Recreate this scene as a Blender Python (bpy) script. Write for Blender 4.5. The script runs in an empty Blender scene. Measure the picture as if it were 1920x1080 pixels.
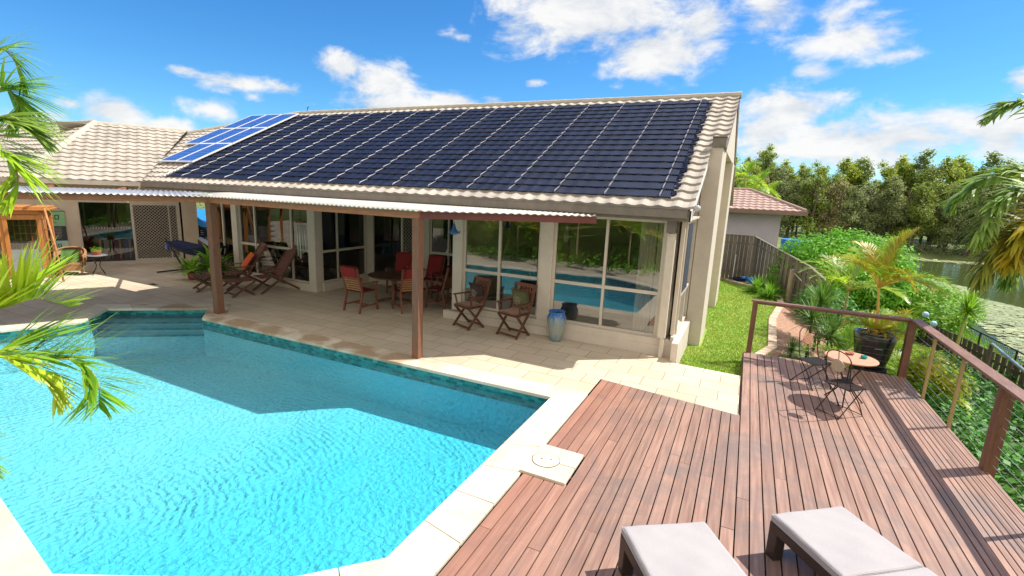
import bpy, bmesh, math, random
from mathutils import Vector, Matrix, Quaternion
R=math.radians; PI=math.pi
random.seed(7)
S=bpy.context.scene; COL=S.collection

# ------------------------------------------------------------ camera
cd=bpy.data.cameras.new('camera'); cam=bpy.data.objects.new('camera',cd); COL.objects.link(cam); S.camera=cam
yaw,pit,rol=-0.445073,0.196524,0.0431412
fw=Vector((math.sin(yaw)*math.cos(pit),math.cos(yaw)*math.cos(pit),-math.sin(pit)))
rt=Vector((math.cos(yaw),-math.sin(yaw),0)); up=rt.cross(fw)
r2=math.cos(rol)*rt+math.sin(rol)*up; u2=-math.sin(rol)*rt+math.cos(rol)*up
M=Matrix((r2,u2,-fw)).transposed().to_4x4(); M.translation=Vector((0,0,3.1)); cam.matrix_world=M
cd.sensor_width=36; cd.lens=906.17/1920*36; cd.clip_start=.05; cd.clip_end=1500
S.render.resolution_x=1920; S.render.resolution_y=1080

# ------------------------------------------------------------ light
SUN=Vector((.6,.44,1.0)).normalized()
sl=bpy.data.lights.new('sun','SUN'); sl.energy=4.8; sl.angle=R(.5); sl.color=(1,.95,.87)
so=bpy.data.objects.new('sun',sl); COL.objects.link(so); so.rotation_euler=SUN.to_track_quat('Z','Y').to_euler(); so.location=(20,15,40)
S.view_settings.view_transform='Standard'; S.view_settings.look='None'; S.view_settings.exposure=.5; S.view_settings.gamma=1
S.render.engine='CYCLES'
W=bpy.data.worlds.new('World'); S.world=W; W.use_nodes=True
def world():
    nt=W.node_tree; N=nt.nodes; L=nt.links; N.clear()
    out=N.new('ShaderNodeOutputWorld'); bg=N.new('ShaderNodeBackground'); bg.inputs[1].default_value=.10
    sky=N.new('ShaderNodeTexSky'); sky.sky_type='NISHITA'; sky.sun_disc=False; sky.sun_elevation=math.asin(SUN.z); sky.sun_rotation=math.atan2(SUN.x,SUN.y)
    sky.altitude=0; sky.air_density=1.0; sky.dust_density=.35; sky.ozone_density=4.0
    tc=N.new('ShaderNodeTexCoord')
    def m(op,a,b=None,c=None):
        n=N.new('ShaderNodeMath'); n.operation=op
        for i,v in enumerate((a,b,c)):
            if v is None: continue
            if isinstance(v,(int,float)): n.inputs[i].default_value=v
            else: L.new(v,n.inputs[i])
        return n.outputs[0]
    def vm(op,a,b):
        n=N.new('ShaderNodeVectorMath'); n.operation=op
        for i,v in enumerate((a,b)):
            if isinstance(v,(tuple,Vector)): n.inputs[i].default_value=tuple(v)
            else: L.new(v,n.inputs[i])
        return n.outputs['Value'] if op=='DOT_PRODUCT' else n.outputs[0]
    D=tc.outputs['Generated']
    def ray(px,py): return (r2*((px-960)/906.17)-u2*((py-540)/906.17)+fw).normalized()
    # cloud banks as directions on the sky: centre, half width, half height (in 1/906 rad), strength
    B=[(1120,25,230,80,1.1),(1230,95,130,62,1.15),(1315,50,90,60,.95),(1450,22,75,55,.95),(1600,72,100,34,.9),(1562,35,50,34,.7),(985,60,90,40,.6),
       (1480,205,120,50,1.0),(1430,250,90,55,1.0),(1640,262,260,55,1.05),(1880,250,130,52,1.0),(1540,280,160,40,.9),(1530,135,40,16,.7),(1750,215,60,22,.6),(1690,105,60,16,.55),
       (642,124,48,30,1.0),(722,158,80,40,1.0),(745,198,140,30,1.05),(850,192,75,24,1.0),(425,152,78,17,.9),(350,130,36,12,.8),(530,166,40,15,.8),
       (208,206,60,27,1.05),(325,238,44,16,.9),(135,195,26,10,.8),(405,208,55,16,.6),(60,225,60,22,.7),(1918,150,28,22,.9),(1000,154,22,9,.7),(925,187,34,14,.8),(1160,165,26,14,.55),(480,182,20,9,.5),(860,70,34,12,.5)]
    tot=None
    for (x,y,a,b,s) in B:
        c=ray(x,y); e1=Vector((0,0,1)).cross(c).normalized(); e2=c.cross(e1)
        fa=906.17/a*(1.0/ (1+((x-960)**2+(y-540)**2)/906.17**2)**-.25); fb=906.17/b
        e1=e1.copy(); 
        ua=vm('DOT_PRODUCT',D,tuple(e1*fa)); ub=vm('DOT_PRODUCT',D,tuple(e2*fb))
        g=m('SUBTRACT',s,m('MULTIPLY',s,m('SQRT',m('ADD',m('MULTIPLY',ua,ua),m('MULTIPLY',ub,ub)))))
        # only the hemisphere of c
        g=m('MULTIPLY',g,m('GREATER_THAN',vm('DOT_PRODUCT',D,tuple(c)),0)) if False else g
        tot=g if tot is None else m('SMOOTH_MAX',tot,g,.18)
    front=m('GREATER_THAN',vm('DOT_PRODUCT',D,tuple(fw)),0.0)
    # behind the camera, unseen: noise cloud, cover widened to add fill light
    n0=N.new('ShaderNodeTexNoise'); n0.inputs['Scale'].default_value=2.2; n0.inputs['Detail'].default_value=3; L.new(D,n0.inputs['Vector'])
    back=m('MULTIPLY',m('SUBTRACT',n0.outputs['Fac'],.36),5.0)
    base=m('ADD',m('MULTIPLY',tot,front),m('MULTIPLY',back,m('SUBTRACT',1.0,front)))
    mp=N.new('ShaderNodeMapping'); mp.inputs['Scale'].default_value=(1,1,1.9); L.new(D,mp.inputs['Vector'])
    n1=N.new('ShaderNodeTexNoise'); n1.inputs['Scale'].default_value=9; n1.inputs['Detail'].default_value=9; n1.inputs['Roughness'].default_value=.62; n1.inputs['Distortion'].default_value=.35; L.new(mp.outputs[0],n1.inputs['Vector'])
    n2=N.new('ShaderNodeTexNoise'); n2.inputs['Scale'].default_value=26; n2.inputs['Detail'].default_value=6; n2.inputs['Roughness'].default_value=.6; L.new(mp.outputs[0],n2.inputs['Vector'])
    d=m('ADD',base,m('MULTIPLY',m('SUBTRACT',n1.outputs['Fac'],.5),2.5)); d=m('ADD',d,m('MULTIPLY',m('SUBTRACT',n2.outputs['Fac'],.5),.7))
    mr=N.new('ShaderNodeMapRange'); mr.interpolation_type='SMOOTHSTEP'; L.new(d,mr.inputs['Value']); mr.inputs['From Min'].default_value=.02; mr.inputs['From Max'].default_value=.85; mr.inputs['To Max'].default_value=.97
    # keep clear blue away from any bank
    keep=N.new('ShaderNodeMapRange'); L.new(base,keep.inputs['Value']); keep.inputs['From Min'].default_value=-.55; keep.inputs['From Max'].default_value=.0
    cf=m('MULTIPLY',mr.outputs[0],keep.outputs[0])
    # cloud body: white with blue-grey folds
    cr=N.new('ShaderNodeMapRange'); L.new(n1.outputs['Fac'],cr.inputs['Value']); cr.inputs['From Min'].default_value=.35; cr.inputs['From Max'].default_value=.62
    cm=N.new('ShaderNodeMix'); cm.data_type='RGBA'; L.new(cr.outputs[0],cm.inputs[0]); cm.inputs[6].default_value=(4.6,5.0,5.5,1); cm.inputs[7].default_value=(7.0,6.95,6.85,1)
    hs=N.new('ShaderNodeHueSaturation'); hs.inputs['Saturation'].default_value=1.22; hs.inputs['Value'].default_value=1.28; L.new(sky.outputs[0],hs.inputs['Color'])
    tint=N.new('ShaderNodeMix'); tint.data_type='RGBA'; tint.blend_type='MULTIPLY'; tint.inputs[0].default_value=1; L.new(hs.outputs[0],tint.inputs[6]); tint.inputs[7].default_value=(.50,.81,.97,1)
    # unseen clouds behind the camera, made warmer and brighter to fill the shade
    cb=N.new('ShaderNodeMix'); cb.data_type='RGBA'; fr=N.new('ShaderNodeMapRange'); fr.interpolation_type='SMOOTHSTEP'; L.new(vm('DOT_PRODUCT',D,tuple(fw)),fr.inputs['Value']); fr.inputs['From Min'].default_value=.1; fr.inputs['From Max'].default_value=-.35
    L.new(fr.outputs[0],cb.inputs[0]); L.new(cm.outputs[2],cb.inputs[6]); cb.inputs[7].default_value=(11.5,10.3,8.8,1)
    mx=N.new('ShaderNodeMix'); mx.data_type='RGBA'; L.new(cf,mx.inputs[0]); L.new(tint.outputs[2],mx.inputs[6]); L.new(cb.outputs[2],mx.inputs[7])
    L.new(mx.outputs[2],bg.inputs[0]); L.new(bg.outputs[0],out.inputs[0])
world()

# ------------------------------------------------------------ materials
def mk(name):
    m=bpy.data.materials.new(name); m.use_nodes=True; nt=m.node_tree; nt.nodes.clear()
    return m,nt.nodes,nt.links
def mat(name,c1,c2=None,rough=.6,scale=6,metal=0,spec=.5,bump=0,bscale=None,island=0,stretch=None,trans=0,detail=5,coat=0,contrast=(.35,.65),sheen=0):
    """procedural surface: two base colours mixed by noise, per-piece variation, fine bump"""
    m,N,L=mk(name); out=N.new('ShaderNodeOutputMaterial'); b=N.new('ShaderNodeBsdfPrincipled')
    c2=c2 or tuple(min(1,x*.8) for x in c1)
    tc=N.new('ShaderNodeTexCoord'); mp=N.new('ShaderNodeMapping'); L.new(tc.outputs['Object'],mp.inputs[0])
    if stretch: mp.inputs['Scale'].default_value=stretch
    n=N.new('ShaderNodeTexNoise'); n.inputs['Scale'].default_value=scale; n.inputs['Detail'].default_value=detail; n.inputs['Roughness'].default_value=.6; L.new(mp.outputs[0],n.inputs['Vector'])
    r=N.new('ShaderNodeMapRange'); r.inputs['From Min'].default_value=contrast[0]; r.inputs['From Max'].default_value=contrast[1]; L.new(n.outputs['Fac'],r.inputs['Value'])
    mx=N.new('ShaderNodeMix'); mx.data_type='RGBA'; mx.inputs[6].default_value=(*c1,1); mx.inputs[7].default_value=(*c2,1); L.new(r.outputs[0],mx.inputs[0])
    col=mx.outputs[2]
    if island:
        g=N.new('ShaderNodeNewGeometry'); mr=N.new('ShaderNodeMapRange'); L.new(g.outputs['Random Per Island'],mr.inputs['Value']); mr.inputs['To Min'].default_value=1-island; mr.inputs['To Max'].default_value=1+island
        h=N.new('ShaderNodeHueSaturation'); L.new(col,h.inputs['Color']); L.new(mr.outputs[0],h.inputs['Value']); col=h.outputs[0]
    L.new(col,b.inputs['Base Color']); b.inputs['Roughness'].default_value=rough; b.inputs['Metallic'].default_value=metal; b.inputs['Specular IOR Level'].default_value=spec
    if coat: b.inputs['Coat Weight'].default_value=coat
    if sheen: b.inputs['Sheen Weight'].default_value=sheen
    if bump:
        bn=N.new('ShaderNodeTexNoise'); bn.inputs['Scale'].default_value=bscale or scale*6; bn.inputs['Detail'].default_value=4; L.new(mp.outputs[0],bn.inputs['Vector'])
        bb=N.new('ShaderNodeBump'); bb.inputs['Strength'].default_value=bump; bb.inputs['Distance'].default_value=.02; L.new(bn.outputs['Fac'],bb.inputs['Height']); L.new(bb.outputs[0],b.inputs['Normal'])
    if trans:
        t=N.new('ShaderNodeBsdfTranslucent'); L.new(col,t.inputs[0]); ms=N.new('ShaderNodeMixShader'); ms.inputs[0].default_value=trans
        L.new(b.outputs[0],ms.inputs[1]); L.new(t.outputs[0],ms.inputs[2]); L.new(ms.outputs[0],out.inputs[0])
    else: L.new(b.outputs[0],out.inputs[0])
    return m
def leafmat(name,c1,c2,rough=.45,trans=.35,island=.35,scale=1.5,spec=.4):
    return mat(name,c1,c2,rough=rough,scale=scale,trans=trans,island=island,spec=spec,detail=2)

M_={}
M_['render']=mat('cream_render',(.60,.53,.44),(.545,.48,.395),.85,3,bump=.15,bscale=60)
M_['render_wing']=mat('wing_render',(.66,.555,.42),(.60,.50,.375),.85,3,bump=.15,bscale=60)
M_['frame']=mat('cream_frame',(.58,.515,.415),(.52,.46,.37),.45,8)
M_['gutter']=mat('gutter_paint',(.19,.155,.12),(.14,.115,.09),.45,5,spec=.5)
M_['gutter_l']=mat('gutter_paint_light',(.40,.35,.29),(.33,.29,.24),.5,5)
M_['white']=mat('white_paint',(.72,.71,.69),(.66,.65,.63),.5,8)
M_['post']=mat('weathered_post',(.29,.11,.055),(.13,.08,.05),.7,4,stretch=(14,14,1.2),bump=.5,bscale=30,contrast=(.3,.7))
M_['beam']=mat('stained_beam',(.40,.155,.065),(.30,.11,.05),.6,3,stretch=(2,2,12),bump=.3,bscale=14)
M_['beam_shaded']=mat('stained_beam_shaded',(.17,.045,.035),(.13,.035,.03),.6,3,bump=.2)  # darker beam copy: shade on the angled beam painted into its colour
M_['sheet']=mat('corrugated_sheet',(.56,.53,.47),(.46,.44,.39),.55,2,spec=.4)
M_['sheet_blue']=mat('aged_corrugated_sheet',(.30,.31,.34),(.40,.40,.41),.4,1.5,metal=.3)
M_['jarrah']=mat('dark_oiled_timber',(.13,.05,.025),(.08,.032,.018),.45,5,stretch=(6,6,1),bump=.3)
M_['jarrah_b']=mat('brown_slat_timber',(.22,.08,.04),(.14,.052,.028),.5,5,stretch=(6,6,1),bump=.3)
M_['red']=mat('red_sling_fabric',(.27,.016,.012),(.21,.012,.01),.8,40,bump=.3)
M_['orange']=mat('orange_cushion_fabric',(.75,.12,.015),(.66,.095,.012),.8,12,bump=.3)
M_['cush']=mat('tan_seat_cushion',(.42,.25,.17),(.36,.21,.14),.9,12,bump=.3)
M_['dcush']=mat('dark_cushion',(.045,.03,.028),(.07,.045,.04),.9,20)
M_['gcush']=mat('olive_cushion',(.13,.13,.055),(.10,.10,.045),.9,20)
M_['sun_cush']=mat('lounger_cushion',(.40,.37,.37),(.37,.345,.345),.9,2.5,bump=.25,bscale=120)
M_['sun_frame']=mat('lounger_frame',(.035,.02,.016),(.025,.014,.011),.45,8,stretch=(1,6,6),bump=.3)
M_['rail']=mat('handrail_timber',(.24,.125,.09),(.17,.085,.06),.5,3,stretch=(5,1,5),bump=.3,bscale=20)
M_['railpost']=mat('rail_post_timber',(.19,.08,.045),(.12,.05,.03),.5,3,stretch=(6,6,1),bump=.3)
M_['tanpost']=mat('tan_baluster',(.42,.30,.12),(.36,.26,.11),.5,5)
M_['wire']=mat('steel_wire',(.62,.62,.62),(.5,.5,.5),.3,5,metal=.8)
M_['iron']=mat('black_iron',(.03,.022,.02),(.05,.032,.028),.45,20,metal=.5)
M_['mosaic']=mat('terracotta_mosaic',(.62,.33,.20),(.45,.22,.14),.55,45,bump=.3)
M_['mosaic2']=mat('beige_disc',(.40,.33,.24),(.34,.28,.20),.5,30)
M_['pot_black']=mat('black_glaze',(.012,.012,.014),(.02,.02,.022),.22,3,coat=.6)
M_['terra']=mat('terracotta',(.36,.10,.045),(.28,.08,.04),.7,12)
M_['soil']=mat('soil',(.05,.03,.02),(.08,.05,.03),.95,30,bump=.6)
M_['orangewood']=mat('oregon_timber',(.56,.235,.06),(.44,.17,.04),.45,3,stretch=(10,10,1),bump=.2)
M_['cane']=mat('cane_wicker',(.42,.23,.10),(.28,.14,.06),.7,60,bump=.6,bscale=90)
M_['bamboo']=mat('bamboo',(.50,.23,.08),(.36,.16,.06),.5,10)
M_['green_fabric']=mat('pale_green_fabric',(.30,.56,.27),(.27,.52,.25),.85,10)
M_['grey_fabric']=mat('charcoal_fabric',(.05,.05,.05),(.065,.065,.065),.85,10)
M_['mint_fabric']=mat('mint_fabric',(.42,.66,.55),(.38,.62,.52),.85,10)
M_['ink']=mat('black_ink',(.008,.008,.008),(.012,.012,.012),.8,10)
M_['paleink']=mat('pale_ink',(.5,.5,.5),(.4,.4,.4),.8,10)
M_['navy']=mat('navy_canvas',(.012,.018,.06),(.02,.03,.09),.85,10)
M_['blue_cloth']=mat('blue_canvas',(.12,.16,.42),(.08,.11,.33),.85,10)
M_['timberfence']=mat('grey_weathered_paling',(.25,.21,.17),(.12,.10,.08),.9,5,stretch=(8,8,.8),bump=.6,bscale=18,island=.4)
M_['picket']=mat('brown_picket',(.13,.10,.075),(.08,.06,.045),.9,5,stretch=(8,8,1),island=.3)
M_['log']=mat('pale_log',(.46,.36,.24),(.30,.24,.16),.9,4,stretch=(8,8,1),bump=.5)
M_['blackmetal']=mat('black_powdercoat',(.012,.012,.014),(.016,.016,.018),.4,5)
M_['galv']=mat('galvanised_pipe',(.42,.45,.50),(.36,.38,.43),.35,10,metal=.5)
M_['bark']=mat('grey_bark',(.16,.12,.09),(.08,.06,.045),.95,6,bump=.6)
M_['palm_bark']=mat('ringed_palm_stem',(.40,.30,.13),(.28,.24,.09),.6,3,stretch=(1,1,14),bump=.3)
M_['yellow_stem']=mat('yellow_palm_stalk',(.62,.33,.05),(.50,.38,.07),.5,5)
M_['green_stem']=mat('green_palm_stalk',(.28,.34,.05),(.40,.38,.07),.5,5)
M_['mauve']=mat('mauve_render',(.50,.45,.53),(.46,.41,.49),.85,2,bump=.1)
M_['nfascia']=mat('brown_fascia',(.24,.15,.12),(.2,.13,.1),.5,4)
M_['blue']=mat('blue_paint',(.02,.22,.62),(.02,.17,.5),.4,5)
M_['ball']=mat('frosted_globe',(.62,.80,.92),(.22,.48,.74),.3,8)
M_['slab']=mat('skimmer_slab',(.66,.58,.45),(.55,.48,.37),.8,5,bump=.2)
M_['dark']=mat('dark_gap',(.01,.01,.01),(.015,.015,.015),.9,5)
M_['inner']=mat('interior_wall',(.20,.16,.12),(.17,.135,.10),.9,2)
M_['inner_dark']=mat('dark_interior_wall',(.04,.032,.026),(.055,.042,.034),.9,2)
M_['innerfloor']=mat('interior_tile_floor',(.46,.40,.33),(.40,.35,.28),.35,2)
M_['curtain']=mat('cream_curtain',(.62,.57,.46),(.55,.50,.40),.9,3)
M_['lamp']=mat('glass_lamp',(.6,.6,.62),(.5,.5,.52),.15,6,spec=.8)
M_['fish']=mat('blue_glaze_ornament',(.05,.15,.34),(.03,.10,.26),.3,8)
M_['teal']=mat('teal_glass',(.0,.22,.20),(.0,.30,.26),.1,5)
M_['candle']=mat('turquoise_wax',(.03,.48,.56),(.02,.42,.5),.5,5)
M_['tv']=mat('black_screen',(.006,.006,.007),(.008,.008,.009),.15,5)
M_['tube']=mat('wind_chime_tube',(.42,.44,.36),(.36,.38,.30),.35,6,metal=.3)
M_['tyre']=mat('tyre_rubber',(.02,.02,.02),(.03,.03,.03),.8,10)
M_['stripe_r']=mat('stripe_red',(.25,.02,.04),(.2,.015,.03),.8,9)
M_['stripe_g']=mat('stripe_green',(.07,.18,.04),(.06,.15,.03),.8,9)
M_['stripe_w']=mat('stripe_cream',(.5,.45,.36),(.45,.4,.3),.8,9)

# foliage
M_['eu1']=leafmat('olive_eucalypt_leaf',(.32,.40,.075),(.17,.23,.045),.5,.55,.45,.35)
M_['eu2']=leafmat('bright_eucalypt_leaf',(.48,.55,.07),(.28,.36,.05),.5,.6,.4,.35)
M_['eu3']=leafmat('grey_casuarina_leaf',(.33,.37,.15),(.20,.25,.10),.6,.55,.4,.35)
M_['eu4']=leafmat('rusty_casuarina_leaf',(.38,.34,.15),(.26,.26,.11),.6,.55,.4,.35)
M_['bush']=leafmat('bright_hedge_leaf',(.26,.56,.04),(.15,.40,.03),.5,.45,.35,1.2,.25)
M_['palm_g']=leafmat('green_palm_leaflet',(.20,.42,.03),(.32,.50,.035),.38,.45,.3,2)
M_['palm_lg']=leafmat('lime_palm_leaflet',(.36,.58,.04),(.50,.62,.045),.38,.5,.25,1.2)
M_['palm_y']=leafmat('yellow_palm_leaflet',(.55,.40,.02),(.40,.40,.03),.4,.4,.3,2)
M_['palm_dg']=leafmat('dark_palm_leaflet',(.20,.34,.06),(.30,.42,.07),.4,.4,.35,2,.6)
M_['palm_brown']=leafmat('bronzed_palm_leaflet',(.40,.36,.05),(.17,.24,.04),.4,.4,.45,1.5)
M_['drac']=leafmat('strap_leaf',(.09,.20,.03),(.15,.27,.04),.5,.3,.4,3,.25)
M_['ivy']=leafmat('ivy_leaf',(.10,.28,.035),(.05,.17,.022),.5,.25,.45,3,.25)
M_['ylw']=leafmat('yellow_variegated_leaf',(.58,.52,.03),(.30,.42,.03),.4,.35,.3,3)
M_['lily']=leafmat('lily_pad_leaf',(.34,.37,.17),(.26,.30,.13),.5,.05,.35,.4)
M_['fgreen']=leafmat('lush_garden_leaf',(.15,.38,.03),(.28,.46,.04),.5,.4,.35,2,.25)

def glass(name,refl=.06,tint=(.86,.88,.86),boost=1.0):
    m,N,L=mk(name); out=N.new('ShaderNodeOutputMaterial'); t=N.new('ShaderNodeBsdfTransparent'); t.inputs[0].default_value=(*tint,1)
    g=N.new('ShaderNodeBsdfGlossy'); g.inputs['Roughness'].default_value=.0; g.inputs[0].default_value=(.95,.97,1,1)
    f=N.new('ShaderNodeFresnel'); f.inputs[0].default_value=1.55; a=N.new('ShaderNodeMath'); a.operation='MULTIPLY_ADD'; a.inputs[1].default_value=boost; a.inputs[2].default_value=refl; a.use_clamp=True; L.new(f.outputs[0],a.inputs[0])
    tc=N.new('ShaderNodeTexCoord'); n=N.new('ShaderNodeTexNoise'); n.inputs['Scale'].default_value=1.6; n.inputs['Detail'].default_value=1; L.new(tc.outputs['Object'],n.inputs['Vector'])
    b=N.new('ShaderNodeBump'); b.inputs['Strength'].default_value=.05; b.inputs['Distance'].default_value=.02; L.new(n.outputs['Fac'],b.inputs['Height']); L.new(b.outputs[0],g.inputs['Normal'])
    x=N.new('ShaderNodeMixShader'); L.new(a.outputs[0],x.inputs[0]); L.new(t.outputs[0],x.inputs[1]); L.new(g.outputs[0],x.inputs[2]); L.new(x.outputs[0],out.inputs[0]); return m
M_['glass']=glass('window_glass',.11,(.74,.75,.70),1.6)
M_['glass_dim']=glass('recess_glass',.025,(.62,.63,.60),1.1)
M_['glass_clear']=glass('clear_glass',.04,(.85,.88,.86),1.0)
M_['screen']=mat('dark_insect_screen',(.03,.035,.055),(.035,.04,.06),.6,5)

def shader_tile():
    m,N,L=mk('concrete_roof_tile'); out=N.new('ShaderNodeOutputMaterial'); b=N.new('ShaderNodeBsdfPrincipled'); uv=N.new('ShaderNodeUVMap')
    sp=N.new('ShaderNodeVectorMath'); sp.operation='FLOOR'; L.new(uv.outputs[0],sp.inputs[0])
    wn=N.new('ShaderNodeTexWhiteNoise'); wn.noise_dimensions='2D'; L.new(sp.outputs[0],wn.inputs[0])
    tc=N.new('ShaderNodeTexCoord'); n=N.new('ShaderNodeTexNoise'); n.inputs['Scale'].default_value=1.3; n.inputs['Detail'].default_value=8; n.inputs['Roughness'].default_value=.7; L.new(tc.outputs['Object'],n.inputs['Vector'])
    r=N.new('ShaderNodeMapRange'); r.inputs['From Min'].default_value=.36; r.inputs['From Max'].default_value=.66; L.new(n.outputs['Fac'],r.inputs['Value'])
    mx=N.new('ShaderNodeMix'); mx.data_type='RGBA'; L.new(r.outputs[0],mx.inputs[0]); mx.inputs[6].default_value=(.455,.405,.34,1); mx.inputs[7].default_value=(.34,.30,.25,1)
    v=N.new('ShaderNodeMapRange'); L.new(wn.outputs[0],v.inputs['Value']); v.inputs['To Min'].default_value=.88; v.inputs['To Max'].default_value=1.1
    h=N.new('ShaderNodeHueSaturation'); L.new(mx.outputs[2],h.inputs['Color']); L.new(v.outputs[0],h.inputs['Value']); L.new(h.outputs[0],b.inputs['Base Color']); b.inputs['Roughness'].default_value=.85
    bn=N.new('ShaderNodeTexNoise'); bn.inputs['Scale'].default_value=60; L.new(tc.outputs['Object'],bn.inputs['Vector']); bb=N.new('ShaderNodeBump'); bb.inputs['Strength'].default_value=.2; bb.inputs['Distance'].default_value=.01; L.new(bn.outputs['Fac'],bb.inputs['Height']); L.new(bb.outputs[0],b.inputs['Normal'])
    L.new(b.outputs[0],out.inputs[0]); return m
M_['tile']=shader_tile()
M_['tile_cap']=mat('ridge_cap_mortar',(.50,.445,.37),(.41,.365,.30),.85,5,bump=.3)
M_['ntile']=mat('pink_roof_tile',(.45,.31,.26),(.38,.26,.22),.85,3)
def shader_mat():
    m,N,L=mk('black_rubber_collector'); out=N.new('ShaderNodeOutputMaterial'); b=N.new('ShaderNodeBsdfPrincipled'); uv=N.new('ShaderNodeUVMap')
    tc=N.new('ShaderNodeTexCoord'); n=N.new('ShaderNodeTexNoise'); n.inputs['Scale'].default_value=2.5; n.inputs['Detail'].default_value=7; L.new(tc.outputs['Object'],n.inputs['Vector'])
    r=N.new('ShaderNodeValToRGB'); r.color_ramp.elements[0].position=.35; r.color_ramp.elements[0].color=(.009,.013,.032,1); r.color_ramp.elements[1].position=.7; r.color_ramp.elements[1].color=(.017,.024,.055,1)
    L.new(n.outputs['Fac'],r.inputs[0]); L.new(r.outputs[0],b.inputs['Base Color'])
    b.inputs['Roughness'].default_value=.45; b.inputs['Specular IOR Level'].default_value=.14
    w=N.new('ShaderNodeTexWave'); w.wave_type='BANDS'; w.bands_direction='X'; w.inputs['Scale'].default_value=2.6; w.inputs['Distortion'].default_value=.0; L.new(uv.outputs[0],w.inputs['Vector'])
    n3=N.new('ShaderNodeTexNoise'); n3.inputs['Scale'].default_value=9; n3.inputs['Detail'].default_value=3; L.new(tc.outputs['Object'],n3.inputs['Vector'])
    ad=N.new('ShaderNodeMath'); ad.operation='MULTIPLY_ADD'; L.new(n3.outputs['Fac'],ad.inputs[0]); ad.inputs[1].default_value=2.4; L.new(w.outputs['Fac'],ad.inputs[2])
    bb=N.new('ShaderNodeBump'); bb.inputs['Strength'].default_value=.6; bb.inputs['Distance'].default_value=.02; L.new(ad.outputs[0],bb.inputs['Height']); L.new(bb.outputs[0],b.inputs['Normal'])
    L.new(b.outputs[0],out.inputs[0]); return m
M_['mat']=shader_mat()
M_['matstrip']=mat('grey_collector_join',(.34,.32,.33),(.17,.16,.18),.45,14,spec=.6)
def shader_pv():
    m,N,L=mk('photovoltaic_cells'); out=N.new('ShaderNodeOutputMaterial'); b=N.new('ShaderNodeBsdfPrincipled'); uv=N.new('ShaderNodeUVMap')
    br=N.new('ShaderNodeTexBrick'); br.offset=0; br.inputs['Scale'].default_value=1; br.inputs['Mortar Size'].default_value=.006; br.inputs['Brick Width'].default_value=.156; br.inputs['Row Height'].default_value=.156
    br.inputs['Color1'].default_value=(.003,.05,.26,1); br.inputs['Color2'].default_value=(.005,.07,.33,1); br.inputs['Mortar'].default_value=(.25,.38,.6,1); L.new(uv.outputs[0],br.inputs[0])
    L.new(br.outputs[0],b.inputs['Base Color']); b.inputs['Roughness'].default_value=.35; b.inputs['Specular IOR Level'].default_value=.3; b.inputs['Coat Weight'].default_value=.15; b.inputs['Coat Roughness'].default_value=.05; L.new(b.outputs[0],out.inputs[0]); return m
M_['pv']=shader_pv()
def shader_paving(name='travertine_paving',c1=(.63,.535,.40),c2=(.54,.455,.335),mort=(.20,.15,.10),bw=.42,rot=0):
    m,N,L=mk(name); out=N.new('ShaderNodeOutputMaterial'); b=N.new('ShaderNodeBsdfPrincipled'); tc=N.new('ShaderNodeTexCoord'); mp=N.new('ShaderNodeMapping'); L.new(tc.outputs['Object'],mp.inputs[0]); mp.inputs['Rotation'].default_value=(0,0,rot); mp.inputs['Location'].default_value=(.09,.05,0)
    nd=N.new('ShaderNodeTexNoise'); nd.inputs['Scale'].default_value=1.5; L.new(mp.outputs[0],nd.inputs['Vector']); 
    vs=N.new('ShaderNodeVectorMath'); vs.operation='MULTIPLY_ADD'; L.new(nd.outputs['Color'],vs.inputs[0]); vs.inputs[1].default_value=(.02,.02,0); L.new(mp.outputs[0],vs.inputs[2])
    br=N.new('ShaderNodeTexBrick'); br.offset=.5; br.offset_frequency=2; br.inputs['Scale'].default_value=1; br.inputs['Mortar Size'].default_value=.007; br.inputs['Mortar Smooth'].default_value=.4; br.inputs['Brick Width'].default_value=bw*1.45; br.inputs['Row Height'].default_value=bw; br.inputs['Bias'].default_value=-.1
    br.inputs['Color1'].default_value=(*c1,1); br.inputs['Color2'].default_value=(*c2,1); br.inputs['Mortar'].default_value=(*mort,1); L.new(vs.outputs[0],br.inputs[0])
    n=N.new('ShaderNodeTexNoise'); n.inputs['Scale'].default_value=.9; n.inputs['Detail'].default_value=9; n.inputs['Roughness'].default_value=.65; L.new(tc.outputs['Object'],n.inputs['Vector'])
    r=N.new('ShaderNodeMapRange'); r.inputs['From Min'].default_value=.4; r.inputs['From Max'].default_value=.68; r.inputs['To Min'].default_value=0; r.inputs['To Max'].default_value=.55; L.new(n.outputs['Fac'],r.inputs['Value'])
    mx=N.new('ShaderNodeMix'); mx.data_type='RGBA'; L.new(r.outputs[0],mx.inputs[0]); L.new(br.outputs[0],mx.inputs[6]); mx.inputs[7].default_value=(.40,.315,.22,1)
    L.new(mx.outputs[2],b.inputs['Base Color']); b.inputs['Roughness'].default_value=.75
    bb=N.new('ShaderNodeBump'); bb.inputs['Strength'].default_value=.5; bb.inputs['Distance'].default_value=.006; bb.invert=True; L.new(br.outputs['Fac'],bb.inputs['Height']); L.new(bb.outputs[0],b.inputs['Normal']); L.new(b.outputs[0],out.inputs[0]); return m
M_['paving']=shader_paving()
M_['coping_plain']=mat('coping_stone',(.74,.64,.48),(.64,.54,.39),.75,2.2,bump=.2,island=.05,detail=8)
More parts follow.
